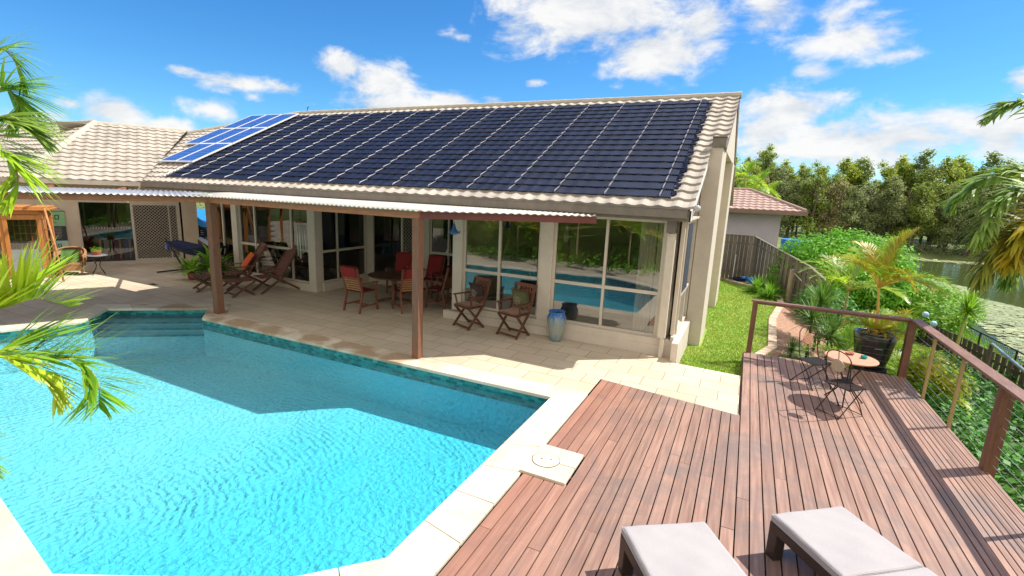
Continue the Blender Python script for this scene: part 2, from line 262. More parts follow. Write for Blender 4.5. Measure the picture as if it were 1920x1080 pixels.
def shader_coping():
    m=mat('coping_stone',(.70,.62,.49),(.57,.50,.39),.75,2.2,bump=.2,island=.07,detail=8); N=m.node_tree.nodes; L=m.node_tree.links
    b=[n for n in N if n.type=='BSDF_PRINCIPLED'][0]; src=b.inputs['Base Color'].links[0].from_socket
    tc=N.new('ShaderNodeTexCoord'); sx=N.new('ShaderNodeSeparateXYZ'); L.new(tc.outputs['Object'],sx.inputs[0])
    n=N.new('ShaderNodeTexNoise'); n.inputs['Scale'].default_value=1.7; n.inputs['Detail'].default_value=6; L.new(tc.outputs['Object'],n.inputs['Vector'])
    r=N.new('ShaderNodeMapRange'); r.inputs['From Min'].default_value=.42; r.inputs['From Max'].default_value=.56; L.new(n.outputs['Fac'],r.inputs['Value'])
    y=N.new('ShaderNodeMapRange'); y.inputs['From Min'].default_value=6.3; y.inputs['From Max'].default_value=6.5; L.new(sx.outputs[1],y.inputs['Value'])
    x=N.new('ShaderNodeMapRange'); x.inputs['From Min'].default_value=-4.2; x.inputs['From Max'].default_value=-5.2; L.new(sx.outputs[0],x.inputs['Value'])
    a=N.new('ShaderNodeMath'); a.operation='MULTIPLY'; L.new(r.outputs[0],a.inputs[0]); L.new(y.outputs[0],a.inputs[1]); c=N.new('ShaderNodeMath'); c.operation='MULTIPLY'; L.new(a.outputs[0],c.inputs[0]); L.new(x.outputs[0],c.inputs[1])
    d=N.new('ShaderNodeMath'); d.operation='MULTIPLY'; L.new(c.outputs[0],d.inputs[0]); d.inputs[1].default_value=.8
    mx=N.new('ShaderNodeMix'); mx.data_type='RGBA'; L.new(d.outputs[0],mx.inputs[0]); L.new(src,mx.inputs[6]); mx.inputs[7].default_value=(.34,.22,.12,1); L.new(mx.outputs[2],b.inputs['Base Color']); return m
M_['coping']=shader_coping()
def shader_deck():
    m,N,L=mk('oiled_deck_board'); out=N.new('ShaderNodeOutputMaterial'); b=N.new('ShaderNodeBsdfPrincipled'); tc=N.new('ShaderNodeTexCoord'); g=N.new('ShaderNodeNewGeometry')
    mp=N.new('ShaderNodeMapping'); mp.inputs['Scale'].default_value=(26,1.4,20); L.new(tc.outputs['Object'],mp.inputs[0])
    off=N.new('ShaderNodeVectorMath'); off.operation='ADD'; cx=N.new('ShaderNodeCombineXYZ'); ml=N.new('ShaderNodeMath'); ml.operation='MULTIPLY'; ml.inputs[1].default_value=37; L.new(g.outputs['Random Per Island'],ml.inputs[0]); L.new(ml.outputs[0],cx.inputs[1]); L.new(mp.outputs[0],off.inputs[0]); L.new(cx.outputs[0],off.inputs[1])
    n=N.new('ShaderNodeTexNoise'); n.inputs['Scale'].default_value=1; n.inputs['Detail'].default_value=6; L.new(off.outputs[0],n.inputs['Vector'])
    r=N.new('ShaderNodeValToRGB'); e=r.color_ramp.elements; e[0].position=.3; e[0].color=(.24,.13,.095,1); e[1].position=.72; e[1].color=(.40,.245,.18,1); L.new(n.outputs['Fac'],r.inputs[0])
    # weathered grey patches, shared across boards
    n2=N.new('ShaderNodeTexNoise'); n2.inputs['Scale'].default_value=1.25; n2.inputs['Detail'].default_value=9; n2.inputs['Roughness'].default_value=.68; n2.inputs['Distortion'].default_value=.6; L.new(tc.outputs['Object'],n2.inputs['Vector'])
    r2_=N.new('ShaderNodeMapRange'); r2_.inputs['From Min'].default_value=.47; r2_.inputs['From Max'].default_value=.64; r2_.inputs['To Max'].default_value=.85; L.new(n2.outputs['Fac'],r2_.inputs['Value'])
    mx=N.new('ShaderNodeMix'); mx.data_type='RGBA'; L.new(r2_.outputs[0],mx.inputs[0]); L.new(r.outputs[0],mx.inputs[6]); mx.inputs[7].default_value=(.205,.15,.13,1)
    # redder along the pool, where it is splashed
    sx=N.new('ShaderNodeSeparateXYZ'); L.new(tc.outputs['Object'],sx.inputs[0]); rr=N.new('ShaderNodeMapRange'); L.new(sx.outputs[0],rr.inputs['Value']); rr.inputs['From Min'].default_value=-2.0; rr.inputs['From Max'].default_value=-.9; rr.inputs['To Min'].default_value=.55; rr.inputs['To Max'].default_value=0
    mx2=N.new('ShaderNodeMix'); mx2.data_type='RGBA'; L.new(rr.outputs[0],mx2.inputs[0]); L.new(mx.outputs[2],mx2.inputs[6]); mx2.inputs[7].default_value=(.36,.14,.085,1)
    v=N.new('ShaderNodeMapRange'); L.new(g.outputs['Random Per Island'],v.inputs['Value']); v.inputs['To Min'].default_value=.86; v.inputs['To Max'].default_value=1.12
    h=N.new('ShaderNodeHueSaturation'); L.new(mx2.outputs[2],h.inputs['Color']); L.new(v.outputs[0],h.inputs['Value']); L.new(h.outputs[0],b.inputs['Base Color']); b.inputs['Roughness'].default_value=.55
    bb=N.new('ShaderNodeBump'); bb.inputs['Strength'].default_value=.35; bb.inputs['Distance'].default_value=.006; L.new(n.outputs['Fac'],bb.inputs['Height']); L.new(bb.outputs[0],b.inputs['Normal']); L.new(b.outputs[0],out.inputs[0]); return m
M_['deck']=shader_deck()
def shader_grass():
    m,N,L=mk('lawn_grass'); out=N.new('ShaderNodeOutputMaterial'); b=N.new('ShaderNodeBsdfPrincipled'); tc=N.new('ShaderNodeTexCoord')
    n=N.new('ShaderNodeTexNoise'); n.inputs['Scale'].default_value=1.1; n.inputs['Detail'].default_value=8; n.inputs['Roughness'].default_value=.7; L.new(tc.outputs['Object'],n.inputs['Vector'])
    r=N.new('ShaderNodeValToRGB'); e=r.color_ramp.elements; e[0].position=.36; e[0].color=(.20,.33,.03,1); e[1].position=.72; e[1].color=(.46,.42,.13,1); x=e.new(.55); x.color=(.28,.41,.07,1); L.new(n.outputs['Fac'],r.inputs[0])
    L.new(r.outputs[0],b.inputs['Base Color']); b.inputs['Roughness'].default_value=.8; b.inputs['Specular IOR Level'].default_value=.2
    n2=N.new('ShaderNodeTexNoise'); n2.inputs['Scale'].default_value=45; n2.inputs['Detail'].default_value=4; L.new(tc.outputs['Object'],n2.inputs['Vector']); bb=N.new('ShaderNodeBump'); bb.inputs['Strength'].default_value=1; bb.inputs['Distance'].default_value=.03; L.new(n2.outputs['Fac'],bb.inputs['Height']); L.new(bb.outputs[0],b.inputs['Normal']); L.new(b.outputs[0],out.inputs[0]); return m
M_['grass']=shader_grass()
M_['blade']=leafmat('grass_blade',(.25,.42,.055),(.38,.45,.09),.6,.3,.35,1.2)
M_['earth']=mat('bank_earth',(.16,.20,.05),(.09,.12,.03),.95,.35,bump=.6,bscale=20)
M_['mulch']=mat('bark_mulch',(.46,.27,.18),(.30,.165,.105),.95,14,bump=1,bscale=45,detail=8)
M_['edging']=mat('edging_stone',(.62,.47,.35),(.50,.37,.27),.85,6,island=.15,bump=.3)
def shader_lake():
    m,N,L=mk('lake_water'); out=N.new('ShaderNodeOutputMaterial'); b=N.new('ShaderNodeBsdfPrincipled'); tc=N.new('ShaderNodeTexCoord')
    b.inputs['Base Color'].default_value=(.06,.085,.02,1); b.inputs['Roughness'].default_value=.06; b.inputs['IOR'].default_value=1.33
    n=N.new('ShaderNodeTexNoise'); n.inputs['Scale'].default_value=1.6; n.inputs['Detail'].default_value=5; mp=N.new('ShaderNodeMapping'); mp.inputs['Scale'].default_value=(1,2.2,1); L.new(tc.outputs['Object'],mp.inputs[0]); L.new(mp.outputs[0],n.inputs['Vector'])
    bb=N.new('ShaderNodeBump'); bb.inputs['Strength'].default_value=.35; bb.inputs['Distance'].default_value=.06; L.new(n.outputs['Fac'],bb.inputs['Height']); L.new(bb.outputs[0],b.inputs['Normal']); L.new(b.outputs[0],out.inputs[0]); return m
M_['lake']=shader_lake()
def ripple(N,L,tc,mth):
    nz=N.new('ShaderNodeTexNoise'); nz.inputs['Scale'].default_value=1.1; nz.inputs['Detail'].default_value=2; L.new(tc.outputs['Object'],nz.inputs['Vector'])
    wv=N.new('ShaderNodeVectorMath'); wv.operation='MULTIPLY_ADD'; L.new(nz.outputs['Color'],wv.inputs[0]); wv.inputs[1].default_value=(.35,.35,0); L.new(tc.outputs['Object'],wv.inputs[2])
    mp=N.new('ShaderNodeMapping'); mp.inputs['Location'].default_value=(6.3,-2.3,0); L.new(wv.outputs[0],mp.inputs[0])
    ring=N.new('ShaderNodeTexWave'); ring.wave_type='RINGS'; ring.rings_direction='Z'; ring.inputs['Scale'].default_value=3.0; ring.inputs['Distortion'].default_value=2.5; ring.inputs['Detail'].default_value=2; ring.inputs['Detail Scale'].default_value=2.5; L.new(mp.outputs[0],ring.inputs[0])
    v1=N.new('ShaderNodeTexVoronoi'); v1.feature='SMOOTH_F1'; v1.inputs['Scale'].default_value=12.5; v1.inputs['Smoothness'].default_value=.3; L.new(wv.outputs[0],v1.inputs['Vector'])
    n2=N.new('ShaderNodeTexNoise'); n2.inputs['Scale'].default_value=17; n2.inputs['Detail'].default_value=3; n2.inputs['Distortion'].default_value=.8; L.new(wv.outputs[0],n2.inputs['Vector'])
    n3=N.new('ShaderNodeTexNoise'); n3.inputs['Scale'].default_value=.45; n3.inputs['Detail'].default_value=1; L.new(tc.outputs['Object'],n3.inputs['Vector'])
    amp=N.new('ShaderNodeMapRange'); L.new(n3.outputs['Fac'],amp.inputs['Value']); amp.inputs['From Min'].default_value=.4; amp.inputs['From Max'].default_value=.62
    return mth('ADD',mth('MULTIPLY',v1.outputs['Distance'],1.0),mth('ADD',mth('MULTIPLY',mth('MULTIPLY',ring.outputs['Fac'],.5),amp.outputs[0]),mth('MULTIPLY',n2.outputs['Fac'],1.25)))
def mathfn(N,L):
    def mth(op,a,b=None,c=None):
        n=N.new('ShaderNodeMath'); n.operation=op
        for i,v in enumerate((a,b,c)):
            if v is None: continue
            if isinstance(v,(int,float)): n.inputs[i].default_value=v
            else: L.new(v,n.inputs[i])
        return n.outputs[0]
    return mth
def shader_pool():
    m,N,L=mk('pool_plaster'); out=N.new('ShaderNodeOutputMaterial'); b=N.new('ShaderNodeBsdfPrincipled'); tc=N.new('ShaderNodeTexCoord')
    n=N.new('ShaderNodeTexNoise'); n.inputs['Scale'].default_value=.55; n.inputs['Detail'].default_value=3; L.new(tc.outputs['Object'],n.inputs['Vector'])
    # water depth and lit-to-shaded tone painted into the plaster: pale west, bluer toward deck
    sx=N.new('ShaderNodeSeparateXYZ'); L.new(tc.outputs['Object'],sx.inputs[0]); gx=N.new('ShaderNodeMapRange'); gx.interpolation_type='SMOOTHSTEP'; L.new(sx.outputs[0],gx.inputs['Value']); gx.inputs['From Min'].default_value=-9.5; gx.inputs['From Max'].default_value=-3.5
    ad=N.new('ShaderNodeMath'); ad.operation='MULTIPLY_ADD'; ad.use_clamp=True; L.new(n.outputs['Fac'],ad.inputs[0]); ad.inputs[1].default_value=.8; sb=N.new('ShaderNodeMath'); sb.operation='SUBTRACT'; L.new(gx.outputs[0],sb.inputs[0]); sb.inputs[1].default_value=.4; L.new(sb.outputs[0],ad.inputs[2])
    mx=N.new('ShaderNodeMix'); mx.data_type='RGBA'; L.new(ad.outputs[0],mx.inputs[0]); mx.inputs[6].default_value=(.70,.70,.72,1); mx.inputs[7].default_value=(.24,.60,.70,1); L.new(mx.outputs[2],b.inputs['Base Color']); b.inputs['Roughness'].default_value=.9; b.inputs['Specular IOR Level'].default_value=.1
    h=ripple(N,L,tc,mathfn(N,L)); bb=N.new('ShaderNodeBump'); bb.inputs['Strength'].default_value=.9; bb.inputs['Distance'].default_value=.036; L.new(h,bb.inputs['Height']); L.new(bb.outputs[0],b.inputs['Normal'])
    L.new(b.outputs[0],out.inputs[0]); return m
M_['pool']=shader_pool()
def shader_water():
    m,N,L=mk('pool_water'); out=N.new('ShaderNodeOutputMaterial'); tc=N.new('ShaderNodeTexCoord'); h=ripple(N,L,tc,mathfn(N,L))
    tr=N.new('ShaderNodeBsdfTransparent'); tr.inputs[0].default_value=(.44,.90,.96,1)
    gl=N.new('ShaderNodeBsdfGlossy'); gl.inputs['Roughness'].default_value=.04
    bb=N.new('ShaderNodeBump'); bb.inputs['Strength'].default_value=.4; bb.inputs['Distance'].default_value=.02; L.new(h,bb.inputs['Height']); L.new(bb.outputs[0],gl.inputs['Normal'])
    f=N.new('ShaderNodeFresnel'); f.inputs[0].default_value=1.33; L.new(bb.outputs[0],f.inputs[1])
    ms=N.new('ShaderNodeMixShader'); L.new(f.outputs[0],ms.inputs[0]); L.new(tr.outputs[0],ms.inputs[1]); L.new(gl.outputs[0],ms.inputs[2])
    df=N.new('ShaderNodeBsdfDiffuse'); df.inputs[0].default_value=(.9,.95,.95,1); m2=N.new('ShaderNodeMixShader'); m2.inputs[0].default_value=.008; L.new(ms.outputs[0],m2.inputs[1]); L.new(df.outputs[0],m2.inputs[2]); L.new(m2.outputs[0],out.inputs[0]); return m
M_['water']=shader_water()
def shader_band():
    m,N,L=mk('teal_mosaic_band'); out=N.new('ShaderNodeOutputMaterial'); b=N.new('ShaderNodeBsdfPrincipled'); uv=N.new('ShaderNodeUVMap')
    br=N.new('ShaderNodeTexBrick'); br.offset=.5; br.inputs['Scale'].default_value=1; br.inputs['Mortar Size'].default_value=.005; br.inputs['Brick Width'].default_value=.11; br.inputs['Row Height'].default_value=.055; br.inputs['Bias'].default_value=-.2
    br.inputs['Color1'].default_value=(.0,.10,.10,1); br.inputs['Color2'].default_value=(.06,.34,.32,1); br.inputs['Mortar'].default_value=(.02,.2,.2,1); L.new(uv.outputs[0],br.inputs[0])
    L.new(br.outputs[0],b.inputs['Base Color']); b.inputs['Roughness'].default_value=.25; L.new(b.outputs[0],out.inputs[0]); return m
M_['band']=shader_band()
def shader_urn():
    m,N,L=mk('drip_glaze'); out=N.new('ShaderNodeOutputMaterial'); b=N.new('ShaderNodeBsdfPrincipled'); tc=N.new('ShaderNodeTexCoord'); sx=N.new('ShaderNodeSeparateXYZ'); L.new(tc.outputs['Object'],sx.inputs[0])
    mp=N.new('ShaderNodeMapping'); mp.inputs['Scale'].default_value=(16,16,1.4); L.new(tc.outputs['Object'],mp.inputs[0]); n=N.new('ShaderNodeTexNoise'); n.inputs['Scale'].default_value=1.5; n.inputs['Detail'].default_value=5; L.new(mp.outputs[0],n.inputs['Vector'])
    a=N.new('ShaderNodeMath'); a.operation='MULTIPLY_ADD'; L.new(n.outputs['Fac'],a.inputs[0]); a.inputs[1].default_value=.5; L.new(sx.outputs[2],a.inputs[2])
    r=N.new('ShaderNodeValToRGB'); e=r.color_ramp.elements; e[0].position=.2; e[0].color=(.10,.20,.25,1); e[1].position=.84; e[1].color=(.02,.12,.38,1); x=e.new(.45); x.color=(.30,.33,.28,1); y=e.new(.7); y.color=(.22,.28,.27,1)
    L.new(a.outputs[0],r.inputs[0]); L.new(r.outputs[0],b.inputs['Base Color']); b.inputs['Roughness'].default_value=.25; L.new(b.outputs[0],out.inputs[0]); return m
M_['urn']=shader_urn()

# ------------------------------------------------------------ mesh helpers
class MB:
    def __init__(s): s.v=[]; s.f=[]; s.uv=None
    def add(s,vs,fs):
        o=len(s.v); s.v+= [tuple(p) for p in vs]; s.f+=[tuple(i+o for i in f) for f in fs]; return s
    def box(s,c,d,rz=0,q=None):
        q=q or Quaternion((0,0,1),rz); c=Vector(c); vs=[c+q@Vector((x*d[0]/2,y*d[1]/2,z*d[2]/2)) for x in(-1,1) for y in(-1,1) for z in(-1,1)]
        return s.add(vs,[(0,1,3,2),(4,6,7,5),(0,4,5,1),(2,3,7,6),(0,2,6,4),(1,5,7,3)])
    def bb(s,a,b): # box by corners
        return s.box([(a[i]+b[i])/2 for i in range(3)],[abs(b[i]-a[i]) for i in range(3)])
    def bar(s,p,q,w,h,upv=(0,0,1)):
        p=Vector(p);q=Vector(q);d=q-p;l=d.length;d.normalize();u=Vector(upv)
        if abs(d.dot(u))>.99:u=Vector((1,0,0))
        sd=d.cross(u).normalized();u=sd.cross(d)
        vs=[a+sd*x*w/2+u*y*h/2 for a in(p,q) for x in(-1,1) for y in(-1,1)]
        return s.add(vs,[(0,2,3,1),(4,5,7,6),(0,1,5,4),(2,6,7,3),(0,4,6,2),(1,3,7,5)])
    def tube(s,pts,r,n=6,cap=True):
        pts=[Vector(p) for p in pts]; rs=r if isinstance(r,(list,tuple)) else [r]*len(pts); vs=[]; u=None
        for i,p in enumerate(pts):
            d=(pts[min(i+1,len(pts)-1)]-pts[max(i-1,0)]).normalized()
            if u is None:
                u=Vector((0,0,1)) if abs(d.z)<.9 else Vector((1,0,0))
            sd=d.cross(u)
            if sd.length<1e-4: sd=d.cross(Vector((0,1,0)))
            sd.normalize();u=sd.cross(d).normalized()
            for k in range(n):
                a=2*PI*k/n; vs.append(p+(sd*math.cos(a)+u*math.sin(a))*rs[i])
        fs=[(i*n+k,i*n+(k+1)%n,(i+1)*n+(k+1)%n,(i+1)*n+k) for i in range(len(pts)-1) for k in range(n)]
        if cap: fs+=[tuple(reversed(range(n))),tuple(range((len(pts)-1)*n,len(pts)*n))]
        return s.add(vs,fs)
    def lathe(s,prof,c=(0,0,0),n=20,sx=1,sy=1):
        c=Vector(c); vs=[c+Vector((r*math.cos(2*PI*k/n)*sx,r*math.sin(2*PI*k/n)*sy,z)) for r,z in prof for k in range(n)]
        fs=[(i*n+k,i*n+(k+1)%n,(i+1)*n+(k+1)%n,(i+1)*n+k) for i in range(len(prof)-1) for k in range(n)]
        fs+=[tuple(reversed(range(n))),tuple(range((len(prof)-1)*n,len(prof)*n))]
        return s.add(vs,fs)
    def prism(s,poly,z0,z1):
        n=len(poly); vs=[(x,y,z0) for x,y in poly]+[(x,y,z1) for x,y in poly]
        return s.add(vs,[tuple(reversed(range(n))),tuple(range(n,2*n))]+[(i,(i+1)%n,n+(i+1)%n,n+i) for i in range(n)])
    def extr(s,poly,vec):
        n=len(poly); vec=Vector(vec); vs=[Vector(p) for p in poly]+[Vector(p)+vec for p in poly]
        return s.add(vs,[tuple(reversed(range(n))),tuple(range(n,2*n))]+[(i,(i+1)%n,n+(i+1)%n,n+i) for i in range(n)])
    def pillow(s,c,d,q=None,n=5,puff=.5):
        q=q or Quaternion(); c=Vector(c); vs=[];N_=n+1
        for sg in(1,-1):
            for i in range(N_):
                for j in range(N_):
                    a=i/n*2-1;b=j/n*2-1; e=(1-abs(a)**2.6)*(1-abs(b)**2.6); e=e**.5 if e>0 else 0
                    pin=1-.06*(abs(a*b))**.5*(1-abs(a*b)) 
                    vs.append(c+q@Vector((a*d[0]/2*pin,b*d[1]/2*pin,sg*(d[2]/2)*(puff*e+.08))))
        fs=[];k=N_*N_
        for i in range(n):
            for j in range(n):
                x=i*N_+j; fs.append((x,x+N_,x+N_+1,x+1)); fs.append((k+x,k+x+1,k+x+N_+1,k+x+N_))
        for i in range(n):
            for e0,e1 in(((i,0),(i+1,0)),((i+1,n),(i,n)),((0,i+1),(0,i)),((n,i),(n,i+1))):
                a=e0[0]*N_+e0[1];b=e1[0]*N_+e1[1]; fs.append((a,b,k+b,k+a))
        return s.add(vs,fs)
    def build(s,name,m,parent=None,smooth=False,bevel=0,recalc=False,off=None):
        me=bpy.data.meshes.new(name); vs=s.v
        if off is not None: vs=[(x-off[0],y-off[1],z-off[2]) for x,y,z in vs]
        me.from_pydata(vs,[],s.f)
        if s.uv is not None:
            ul=me.uv_layers.new(name='UVMap'); 
            for i,l in enumerate(me.loops): ul.data[i].uv=s.uv[l.vertex_index]
        me.materials.append(m if not isinstance(m,str) else M_[m])
        if smooth: me.polygons.foreach_set('use_smooth',[True]*len(me.polygons))
        me.update()
        o=bpy.data.objects.new(name,me); COL.objects.link(o)
        if parent is not None: o.parent=parent
        if bevel:
            b=o.modifiers.new('bevel','BEVEL'); b.width=bevel; b.segments=2; b.limit_method='ANGLE'; b.angle_limit=R(40)
        return o
def tag(o,label=None,cat=None,group=None,kind=None):
    if label:o['label']=label
    if cat:o['category']=cat
    if group:o['group']=group
    if kind:o['kind']=kind
    return o
def thing(name,label,cat,loc=(0,0,0),rz=0,group=None):
    o=bpy.data.objects.new(name,None); COL.objects.link(o); o.location=loc; o.rotation_euler=(0,0,rz); o.empty_display_size=.1
    return tag(o,label,cat,group)
def structure(mb,name,m,label,**k):
    return tag(mb.build(name,m,**k),label,None,None,'structure')
def children(o): return [c for c in bpy.data.objects if c.parent==o]
KIDS={}
def copy_tree(o,parent=None):
    c=o.copy(); COL.objects.link(c); c.parent=parent
    if o.name not in KIDS: KIDS[o.name]=children(o)
    for ch in KIDS[o.name]: copy_tree(ch,c)
    return c
def place(o,loc,rz,label,group=None,scale=None):
    o.location=loc; o.rotation_euler=(0,0,rz); o['label']=label
    if group:o['group']=group
    if scale:o.scale=(scale,)*3
    return o
# ------------------------------------------------------------ terrain
def lerp(x,pts):
    if x<=pts[0][0]: return pts[0][1]
    for (a,b),(c,d) in zip(pts,pts[1:]):
        if x<=c: return b+(d-b)*(x-a)/(c-a)
    return pts[-1][1]
def gh(x,y):
    if x<-.95 and -12<y<21: return -1.4
    if x<.2 and -12<y<9.0: return -1.4
    z=lerp(x,[(-.95,-.26),(1.25,-.26),(3.2,-.78),(6.4,-1.5),(8.6,-1.95),(10.2,-2.6),(12,-3.6)])
    fb=66+.16*(x-15)+1.5*math.sin(x*.35)
    far=lerp(y,[(fb-6,-3.6),(fb,-2.5),(fb+3,-1.75),(fb+14,-1.4),(fb+40,-.4),(400,2)])
    if y>fb-6: z=max(z,far)
    if x>70: z=max(z,lerp(x,[(70,-3.6),(76,-1.8),(120,0)]))
    if y<-12: z=max(z,-.3)
    return z
def axis(fine,coarse):
    o=[];a,b,st=fine;x=a
    while x<=b+1e-6:o.append(x);x+=st
    return sorted(set([round(v,3) for v in o+coarse]))
xs=axis((-2,14,.5),[-700,-300,-120,-60,-40,-30,-24,-16,-10,-6,-4,-.96,-.94,16,18,20,23,26,30,34,38,44,50,60,70,76,90,120,200,400,800])
ys=axis((8,30,.5),[-600,-200,-80,-40,-20,-12.1,-11.9,-6,0,3,5,6.5,8.98,9.02,20.98,21.02,33,36,40,45,50,55,58]+[60+i for i in range(0,24)]+[86,90,96,104,115,130,160,220,300,500,1000])
mb=MB(); mb.v=[(x,y,gh(x,y)) for x in xs for y in ys]; ny=len(ys)
mb.f=[(i*ny+j,(i+1)*ny+j,(i+1)*ny+j+1,i*ny+j+1) for i in range(len(xs)-1) for j in range(ny-1)]
structure(mb,'ground','earth','grassy earth ground of the garden, bank and far shore',smooth=True)
# lake
mb=MB(); mb.add([(8.6,-60,-2.2),(150,-60,-2.2),(150,96,-2.2),(8.6,96,-2.2)],[(0,1,2,3)])
structure(mb,'lake_water','lake','dark green still lake beyond the garden')
# lawn
ledge=[(9.0,.24),(10.02,.29),(12.37,.86),(15.5,.96),(17.85,1.28),(19.5,1.30),(21.3,.4),(22.2,-.55),(22.6,-3.0)]
mb=MB(); pl=[(-3.2,9.0),(.26,9.0),(.26,11.2),(.74,11.2)]+[(x,y) for y,x in ledge[2:]]
def inpoly(x,y,P):
    c=False;j=len(P)-1
    for i in range(len(P)):
        if (P[i][1]>y)!=(P[j][1]>y) and x<(P[j][0]-P[i][0])*(y-P[i][1])/(P[j][1]-P[i][1])+P[i][0]: c=not c
        j=i
    return c
n=len(pl); mb.add([(x,y,-.22) for x,y in pl],[tuple(range(n))])
structure(mb,'lawn','grass','strip of bright green mown lawn beside the house')
mb=MB(); rnd=random.Random(3)
for i in range(42000):
    x=rnd.uniform(-1.0,1.35); y=9.1+ (rnd.random()**1.35)*13.3
    if not inpoly(x,y,pl) or (x<-.62 and (11.5<y<13.3 or 16.1<y<17.7)): continue
    s=.018+.02*rnd.random(); a=rnd.random()*PI; h=.022+.03*rnd.random(); dx,dy=math.cos(a)*s*.35,math.sin(a)*s*.35; lx,ly=rnd.uniform(-.02,.02),rnd.uniform(-.02,.02)
    mb.add([(x-dx,y-dy,-.222),(x+dx,y+dy,-.222),(x+lx,y+ly,-.22+h)],[(0,1,2)])
tag(mb.build('lawn_grass','blade'),'short grass blades covering the green lawn','grass',kind='stuff')
# mulch bed between the lawn and the bank
mb=MB(); bed=[(.42,11.1),(.80,12.37),(.95,15.5),(1.3,17.85),(1.34,19.5),(.45,21.3),(-.5,22.2),(-3,22.6),(-3,22.95),(.3,22.95),(2.2,18.0),(2.9,15.5),(3.0,12.5),(3.0,11.1)]
mb.add([(x,y,gh(x,y)+.05) for x,y in bed],[tuple(range(len(bed)))])
o=structure(mb,'mulch_bed','mulch','pinkish bark mulch garden bed beside the lawn')
# edging
mb=MB()
ep=[Vector((.40,11.05,0)),Vector((.86,12.37,0)),Vector((.97,15.5,0)),Vector((1.3,17.85,0)),Vector((1.34,19.4,0)),Vector((.42,21.3,0)),Vector((-.5,22.2,0))]
for a,b in zip(ep,ep[1:]):
    d=(b-a); n=max(1,int(d.length/.21)); d/=n; rz=math.atan2(d.y,d.x)
    for k in range(n): p=a+d*(k+.5); mb.box((p.x,p.y,-.2),(d.length*.95,.19,.08),rz)
structure(mb,'garden_edging','edging','pale edging stones between the lawn and the mulch bed',bevel=.01)

# ------------------------------------------------------------ pool and paving
POOL=[(-2.4,6.64),(-10.8,6.50),(-11.55,7.12),(-13.28,5.82),(-12.47,4.95),(-12.95,3.86),(-12.9,2.6),(-10.9,2.25),(-6.08,1.62),(-4.57,1.41),(-2.95,2.24),(-2.4,2.80)]
def offs(P,d):
    o=[];n=len(P)
    for i in range(n):
        a=Vector(P[i-1]);b=Vector(P[i]);c=Vector(P[(i+1)%n]); e=(b-a).normalized(); f=(c-b).normalized()
        n1=Vector((e.y,-e.x));n2=Vector((f.y,-f.x)); m=(n1+n2)
        m=m/ max(.5,(m.dot(n1))); o.append(tuple(b+m*d))
    return o
sgn=1 if sum(POOL[i-1][0]*POOL[i][1]-POOL[i][0]*POOL[i-1][1] for i in range(len(POOL)))>0 else -1
CO=offs(POOL,.44*sgn)
def sheet_with_hole(outer,hole,z,name,m,label):
    bm=bmesh.new(); es=[]
    for P in (outer,hole):
        vs=[bm.verts.new((x,y,z)) for x,y in P]; es+=[bm.edges.new((vs[i-1],vs[i])) for i in range(len(vs))]
    bmesh.ops.triangle_fill(bm,use_beauty=True,use_dissolve=False,edges=es,normal=(0,0,1))
    me=bpy.data.meshes.new(name); bm.to_mesh(me); bm.free(); me.materials.append(M_[m]); o=bpy.data.objects.new(name,me); COL.objects.link(o); return tag(o,label,None,None,'structure')
PAT=[(-1.95,7.80),(.215,7.50),(.215,9.33),(-1.04,9.39),(-1.04,10.5),(-1.6,14.5),(-34,14.5),(-34,-8),(-1.95,-8)]
# slab edge toward the lawn and the deck
sheet_with_hole(PAT,CO,0,'paving','paving','cream stone paving around the pool and under the verandah')
mb=MB()
for a,b in (((.215,7.50),(.215,9.33)),((.215,9.33),(-1.04,9.39)),((-1.95,7.8),(.215,7.5))):
    d=Vector(b)-Vector(a); nn=Vector((-d.y,d.x)).normalized()*.06
    mb.extr([(a[0],a[1],-.004),(b[0],b[1],-.004),(b[0],b[1],-.6),(a[0],a[1],-.6)],(nn.x,nn.y,0))
structure(mb,'paving_edge','coping','rendered edge of the raised paving')
mb=MB(); n=len(POOL)
for i in range(n):
    a,b=Vector(POOL[i]),Vector(POOL[(i+1)%n]); A,B=Vector(CO[i]),Vector(CO[(i+1)%n]); L=(b-a).length; k=max(1,round(L/.52)); g=.004/L
    nn=(a-A).normalized()*.018
    for j in range(k):
        t0=j/k+(g if j else 0); t1=(j+1)/k-(g if j<k-1 else 0)
        p=[a.lerp(b,t0)+nn,a.lerp(b,t1)+nn,A.lerp(B,t1),A.lerp(B,t0)]
        mb.prism([tuple(q) for q in (p if sgn<0 else p)],-.045,.008)
structure(mb,'pool_coping','coping','cream coping stones around the pool edge',bevel=.006)
pool=MB(); n=len(POOL)
ZF=-.90
pool.v=[(x,y,-.05) for x,y in POOL]+[(x,y,ZF) for x,y in POOL]; pool.f=[tuple(range(n,2*n))]+[(i,(i+1)%n,n+(i+1)%n,n+i) for i in range(n)]
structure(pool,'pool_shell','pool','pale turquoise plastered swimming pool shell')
bd=MB(); bd.uv=[]
PB=offs(POOL,-.006*sgn); u=0
for i in range(n):
    a,b=PB[i],PB[(i+1)%n]; L=(Vector(b)-Vector(a)).length
    bd.add([(a[0],a[1],-.046),(b[0],b[1],-.046),(b[0],b[1],-.26),(a[0],a[1],-.26)],[(0,1,2,3)]); bd.uv+=[(u,0),(u+L,0),(u+L,-.214),(u,-.214)]; u+=L
structure(bd,'pool_tile_band','band','band of teal mosaic tiles around the waterline')
